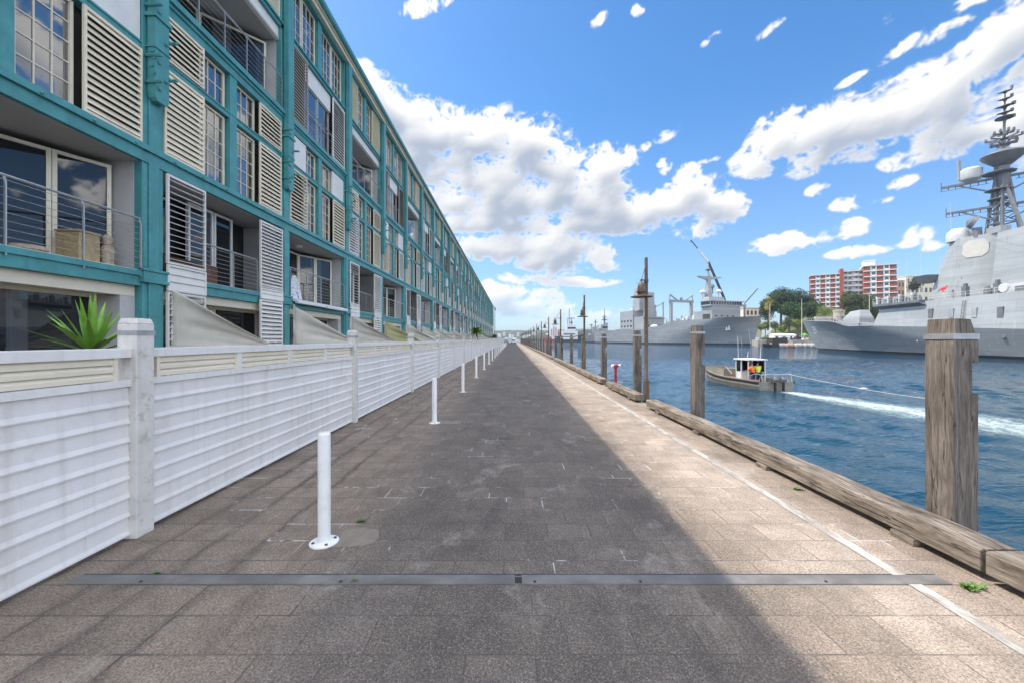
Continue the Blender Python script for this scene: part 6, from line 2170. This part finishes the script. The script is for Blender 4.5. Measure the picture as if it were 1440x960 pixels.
# quay clutter: barge, cars, sheds, fenders
t = thing('work_barge', 'low black work barge moored between the two warship bows', 'barge', (127.5, 199, ZW), .0)
b = MB(); b.prism([(0, .2), (1.2, -.8), (12, -.8), (12.6, 1.7), (-.6, 1.7)], 'y', -3, 3); b.build('hull', M['black'], t)
b = MB(); b.box(1.2, 8.6, -2.2, 2.2, 1.71, 4.6); b.build('container', M['fender'], t)
b = MB(); b.box(9.2, 11.6, -1.8, 1.8, 1.71, 3.3); b.build('deck_hut', M['greyw'], t)
M['carp'] = paint('car_paint_dark', (.05, .055, .06), .25, .1, 1)
M['carw'] = paint('car_paint_white', (.72, .72, .72), .25, .04, 1)
M['carg2'] = paint('car_paint_grey', (.30, .31, .32), .25, .05, 1)
M['tyre'] = paint('tyre', (.02, .02, .02), .9, .2, 2)
M['taill'] = paint('tail_lamp', (.40, .02, .015), .2, .1, 2)


def car(name, lab, loc, rz, mat, suv=True, group=None):
    t = thing(name, lab, 'car', loc, rz, group)
    b = MB()
    Hh = 1.75 if suv else 1.42
    side = [(-2.2, .35), (2.25, .35), (2.3, .75), (2.15, .95), (1.15, 1.05), (-2.1, 1.08), (-2.28, .9), (-2.28, .5)]
    b.prism(side, 'y', -.9, .9)
    b.build('body', M[mat], t, bevel=.06)
    b = MB()
    b.loft([[(1.25, -.86, 1.04), (1.25, .86, 1.04), (-2.12, .86, 1.04), (-2.12, -.86, 1.04)], [(.45, -.72, Hh - .06), (.45, .72, Hh - .06), (-1.9, .72, Hh - .06), (-1.9, -.72, Hh - .06)], [(.3, -.66, Hh), (.3, .66, Hh), (-1.8, .66, Hh), (-1.8, -.66, Hh)]])
    b.build('cabin', M[mat], t, bevel=.03)
    b = MB()
    b.loft([[(1.27, -.78, 1.1), (1.27, .78, 1.1), (1.10, .78, 1.1), (1.10, -.78, 1.1)], [(.56, -.66, Hh - .14), (.56, .66, Hh - .14), (.4, .66, Hh - .14), (.4, -.66, Hh - .14)]])
    b.loft([[(-2.13, -.74, 1.14), (-2.0, -.74, 1.14), (-2.0, .74, 1.14), (-2.13, .74, 1.14)], [(-1.96, -.64, Hh - .16), (-1.8, -.64, Hh - .16), (-1.8, .64, Hh - .16), (-1.96, .64, Hh - .16)]])
    for sg in (1, -1):
        b.loft([[(.95, sg * .855, 1.12), (.95, sg * .80, 1.12), (-1.85, sg * .80, 1.12), (-1.85, sg * .855, 1.12)], [(.42, sg * .748, Hh - .16), (.42, sg * .69, Hh - .16), (-1.7, sg * .69, Hh - .16), (-1.7, sg * .748, Hh - .16)]])
    b.build('window_glass', M['shipglass'], t)
    for x in (1.4, -1.4):
        for sg in (1, -1):
            b = MB(); b.lathe([(.0, -.11), (.34, -.11), (.36, -.06), (.36, .06), (.34, .11), (0, .11)], (x, sg * .82, .36), 16, 0, 'y'); w = b.build('wheel', M['tyre'], t, smooth=35)
            b = MB(); b.lathe([(.0, -.115), (.21, -.118), (.21, .118), (0, .115)], (x, sg * .82, .36), 12, 0, 'y'); b.build('rim', M['steel'], w)
    for sg in (1, -1):
        b = MB(); b.box(-2.30, -2.2, sg * .72 - .14, sg * .72 + .14, .78, 1.02); b.build('tail_lamp', M['taill'], t)
        b = MB(); b.box(2.1, 2.3, sg * .66 - .18, sg * .66 + .18, .74, .88); b.build('headlight', M['radome'], t)
    b = MB(); b.box(-2.34, -2.25, -.86, .86, .38, .56); b.box(2.2, 2.36, -.86, .86, .36, .54); b.build('bumper', M['black'], t)
    return t


car('parked_car', 'white four wheel drive standing at the far end of the promenade', (.55, 152, .0), R(-90), 'carw')
car('parked_car', 'grey car half hidden by the far end of the white fence', (-2.35, 163, .0), R(-90), 'carg2', False)
car('parked_car', 'dark car parked on the far quay beside the work barge', (pt(1105, 470, 207).x, 207, 1.3), .1, 'carp', False)
car('parked_car', 'second dark car on the far quay, closer to the destroyer bow', (pt(1123, 470, 206).x, 206, 1.3), .05, 'carp', True)
t = thing('site_shed', 'low white site shed behind the parked cars on the far quay', 'shed', (pt(1088, 470, 216).x, 216, 1.3))
b = MB(); b.box(0, 12, 0, 4, 0, 2.6); b.build('wall', M['pwhite'], t)
b = MB(); b.prism([(-.3, 2.61), (4.3, 2.61), (2, 3.4)], 'x', -.3, 12.3); b.build('roof', M['slab'], t)
b = MB(); b.box(1, 2.4, -.05, .03, 1, 2); b.box(5, 6.4, -.05, .03, 1, 2); b.box(9, 10, -.05, .03, .1, 2.1); b.build('opening', M['flatglass'], t)
t = thing('green_tent', 'small green and white gazebo on the quay by the destroyer bow', 'gazebo', (pt(1131, 470, 204).x, 204, 1.3))
for sx_ in (-1.3, 1.3):
    for sy_ in (-1.3, 1.3):
        b = MB(); b.bar((sx_, sy_, 0), (sx_, sy_, 2.2), .1, .1); b.build('leg', M['pwhite'], t)
M['greenc'] = paint('green_canvas', (.10, .30, .08), .8, .1, 1)
b = MB(); b.lathe([(2.0, 2.2), (2.0, 2.5), (0, 3.6)], n=4); b.build('canopy', M['greenc'], t)
M['fendw'] = paint('dock_fender_cover', (.42, .40, .37), .8, .15, .8, .4, (.2, .17, .14))
for k, px in enumerate((1090, 1101.5, 1112.5, 1125, 1138, 1147)):
    d = 196.5 - k * .9
    t = thing('dock_fender', ['white dock fender nearest the work barge', 'white dock fender second from the work barge', 'rusty brown dock fender among the white ones', 'large white dock fender in the middle of the quay face', 'large white dock fender second from the destroyer bow', 'white dock fender nearest the destroyer bow'][k],
              'fender', (pt(px, 480, d).x, d + 1.2, ZW + .9), 0, 'fenders along the far quay')
    b = MB(); b.tube([(-1.9, 0, 0), (-1.5, 0, 0), (1.5, 0, 0), (1.9, 0, 0)], [.55, 1.15, 1.15, .55], 14); b.build('drum', M['tanb' if k == 2 else 'fendw'], t, smooth=40)
    b = MB(); b.tube([(0, 0, 1.1), (0, 1.2, 2.6)], .06, 5); b.build('chain', M['navy'], t)
for k in range(9):
    r = random.Random(k + 90)
    t = thing('quay_crate', f'{["rusty", "pale", "grey", "brown", "dark", "tan", "weathered", "stained", "dull"][k]} stores crate on the far quay edge, {NTH[k]} from the work barge', 'crate', (pt(1093 + k * 6.4, 470, 201.5).x, 201.5 - k * .4, 1.3), r.uniform(0, 1))
    w = r.uniform(.5, 1.0)
    b = MB(); b.box(-w, w, -w * .7, w * .7, .1, w * 1.3); b.build('box', M[['tanb', 'slab', 'greyw', 'planter', 'black', 'creamb', 'quay', 'alu', 'navy'][k]], t, bevel=.03)
    b = MB(); b.box(-w, w, -w * .6, w * .6, 0, .098); b.build('pallet', M['kerbw'], t)

# ------------------------------------------------------------------ distant shore and the end of the wharf
m_, nt, bs = newmat('distant_woods')
f = nt.noise(nt.pos((.02, .02, .05)), 1.0, 6, .7)
h_ = nt.noise(nt.pos((.05, .02, .12)), 1.0, 4, .75)
c_ = nt.mix(nt.ramp(f, .35, .65), (.022, .036, .020), (.05, .062, .036))
nt.l(nt.mix(nt.ramp(h_, .60, .66, 0, .8), c_, (.42, .34, .28)), bs.inputs['Base Color'])
bs.inputs['Roughness'].default_value = 1
M['woods'] = m_


def ridge(name, d, px0, px1, prof, depth, seed):
    vs, fs = [], []
    NX, NY = 160, 10
    for i in range(NX + 1):
        px = px0 + (px1 - px0) * i / NX
        for j in range(NY + 1):
            v = j / NY
            dd = d + v * depth
            top = (HY - lerp_tab(prof, px)) / F * d + EYE
            w = math.sin(min(1, v * 1.6) * math.pi / 2)
            z = -6 + (top + 6) * w * (1 + .05 * mn.noise(Vector((px * .09, v * 3, seed)))) + (2.6 * mn.noise(Vector((px * .35, v * 9, seed))) + 1.6 * mn.noise(Vector((px * .9, v * 20, seed)))) * w * d / 1500
            vs.append(((px - CX) / F * dd, dd, z))
    for i in range(NX):
        for j in range(NY):
            a = i * (NY + 1) + j
            fs.append((a, a + NY + 1, a + NY + 2, a + 1))
    b = MB(); b.add(vs, fs)
    tag(b.build(name, M['woods']), kind='structure')


ridge('distant_hills', 1700, 560, 900, [(560, 466), (690, 463), (720, 461.5), (750, 462), (780, 461), (815, 459), (850, 461), (900, 468)], 700, 3)
ridge('headland', 800, 738, 880, [(738, 476), (752, 469), (768, 465), (790, 464), (820, 462), (860, 463), (880, 470)], 200, 8)
r = random.Random(5)
for k in range(9):
    d = 1650
    px = 694 + k * 7.2 + r.uniform(-2, 2)
    yb = 474 - r.uniform(0, 6)
    t = thing('waterside_house', f'tiny pale house on the distant wooded shore, {NTH[k]} from the wharf building', 'house', (pt(px, yb, d).x, d, pt(px, yb, d).z), 0, 'houses on the distant shore')
    w = r.uniform(4, 8)
    b = MB(); b.box(-w, w, 0, 10, -12, 6); b.build('wall', M[r.choice(['pwhite', 'creamb', 'slab'])], t)
    b = MB(); b.prism([(-w - .5, 6.02), (w + .5, 6.02), (0, 9.5)], 'y', -.5, 10.5); b.build('roof', M['terra'], t)
t = thing('end_pavilion', 'pale tower block closing the far end of the teal wharf building', 'building', (-10.5, YE + 3, 0))
b = MB(); b.box(0, 2.6, 0, 16, 0, 15.5); b.build('wall', M['pwhite'], t)
b = MB(); b.box(-.3, 2.9, -.3, 16.3, 15.51, 16.2); b.build('roof', M['slab'], t)
for k in range(5):
    b = MB(); b.box(2.58, 2.64, 1, 15, 1.2 + 2.9 * k, 2.9 + 2.9 * k); b.box(.5, 2.1, -.04, .02, 1.2 + 2.9 * k, 2.9 + 2.9 * k); b.build('window_row', M['flatglass'], t)
t = thing('end_railing', 'low white railing across the far end of the wharf', 'railing', (-3.1, 183, 0))
b = MB()
for k in range(13): b.bar((k * .55, 0, 0), (k * .55, 0, 1.1), .07, .07)
b.build('posts_row', M['pwhite'], t)
b = MB(); b.bar((0, 0, 1.12), (6.6, 0, 1.12), .08, .06); b.bar((0, 0, .6), (6.6, 0, .6), .05, .05); b.build('rail', M['pwhite'], t)
for k, (px, yb, d, l) in enumerate(((724, 479, 600, 22), (736, 478.6, 700, 26))):
    t = thing('motor_yacht', ['distant white motor yacht beyond the wharf end, behind the white car', 'distant white motor yacht right of the white car'][k], 'boat', (pt(px, 478, d).x, d, ZW))
    hl = Hull(l, 2.6, 2, 9, 7, lambda s: 2.4 + max(0, 5 - s) * .15); hl.build('hull', [M['pwhite'], M['slab']], t, ns=16, nf=3)
    b = MB(); b.box(-l * .8, -l * .3, -2, 2, 2.4, 4.8); b.box(-l * .7, -l * .45, -1.5, 1.5, 4.8, 6.6); b.build('cabin', M['pwhite'], t)
    b = MB(); b.box(-l * .78, -l * .32, -2.05, 2.05, 3.2, 4.2); b.build('window_band', M['shipglass'], t)

# ------------------------------------------------------------------ weeds in the joints
M['weed'] = paint('weed_green', (.085, .17, .025), .6, .3, 20)
WE = [(1365, 826, .055), (1122, 688, .04), (498, 817.5, .022), (508, 733, .03), (220, 806, .02)]
for k, (px, py, s) in enumerate(WE):
    d = EYE * F / (py - HY)
    t = thing('weed', ['bright green weed tuft where the metal strip meets the kerb', 'small green weed tuft under the kerb timber', 'tiny green weed sprouting on the metal strip', 'tiny green weed in a paver joint before the second bollard', 'tiny yellowish weed at the fence end of the metal strip'][k], 'weed', ((px - CX) / F * d, d, 0), 0, 'weeds in the paving joints')
    r = random.Random(k)
    b = MB()
    for q in range(60):
        a, e, L_ = r.uniform(0, 6.28), r.uniform(.1, .9), s * r.uniform(.5, 1.2)
        o_ = Vector((r.gauss(0, s * .6), r.gauss(0, s * .25), .003))
        tp = o_ + Vector((math.cos(a) * L_ * math.cos(e), math.sin(a) * L_ * math.cos(e), L_ * math.sin(e) * .8))
        sd_ = Vector((-math.sin(a), math.cos(a), 0)) * L_ * .22
        b.add([o_, o_.lerp(tp, .5) + sd_, tp, o_.lerp(tp, .5) - sd_], [(0, 1, 2, 3)])
    b.build('leaves', M['weed'], t, normals=False)
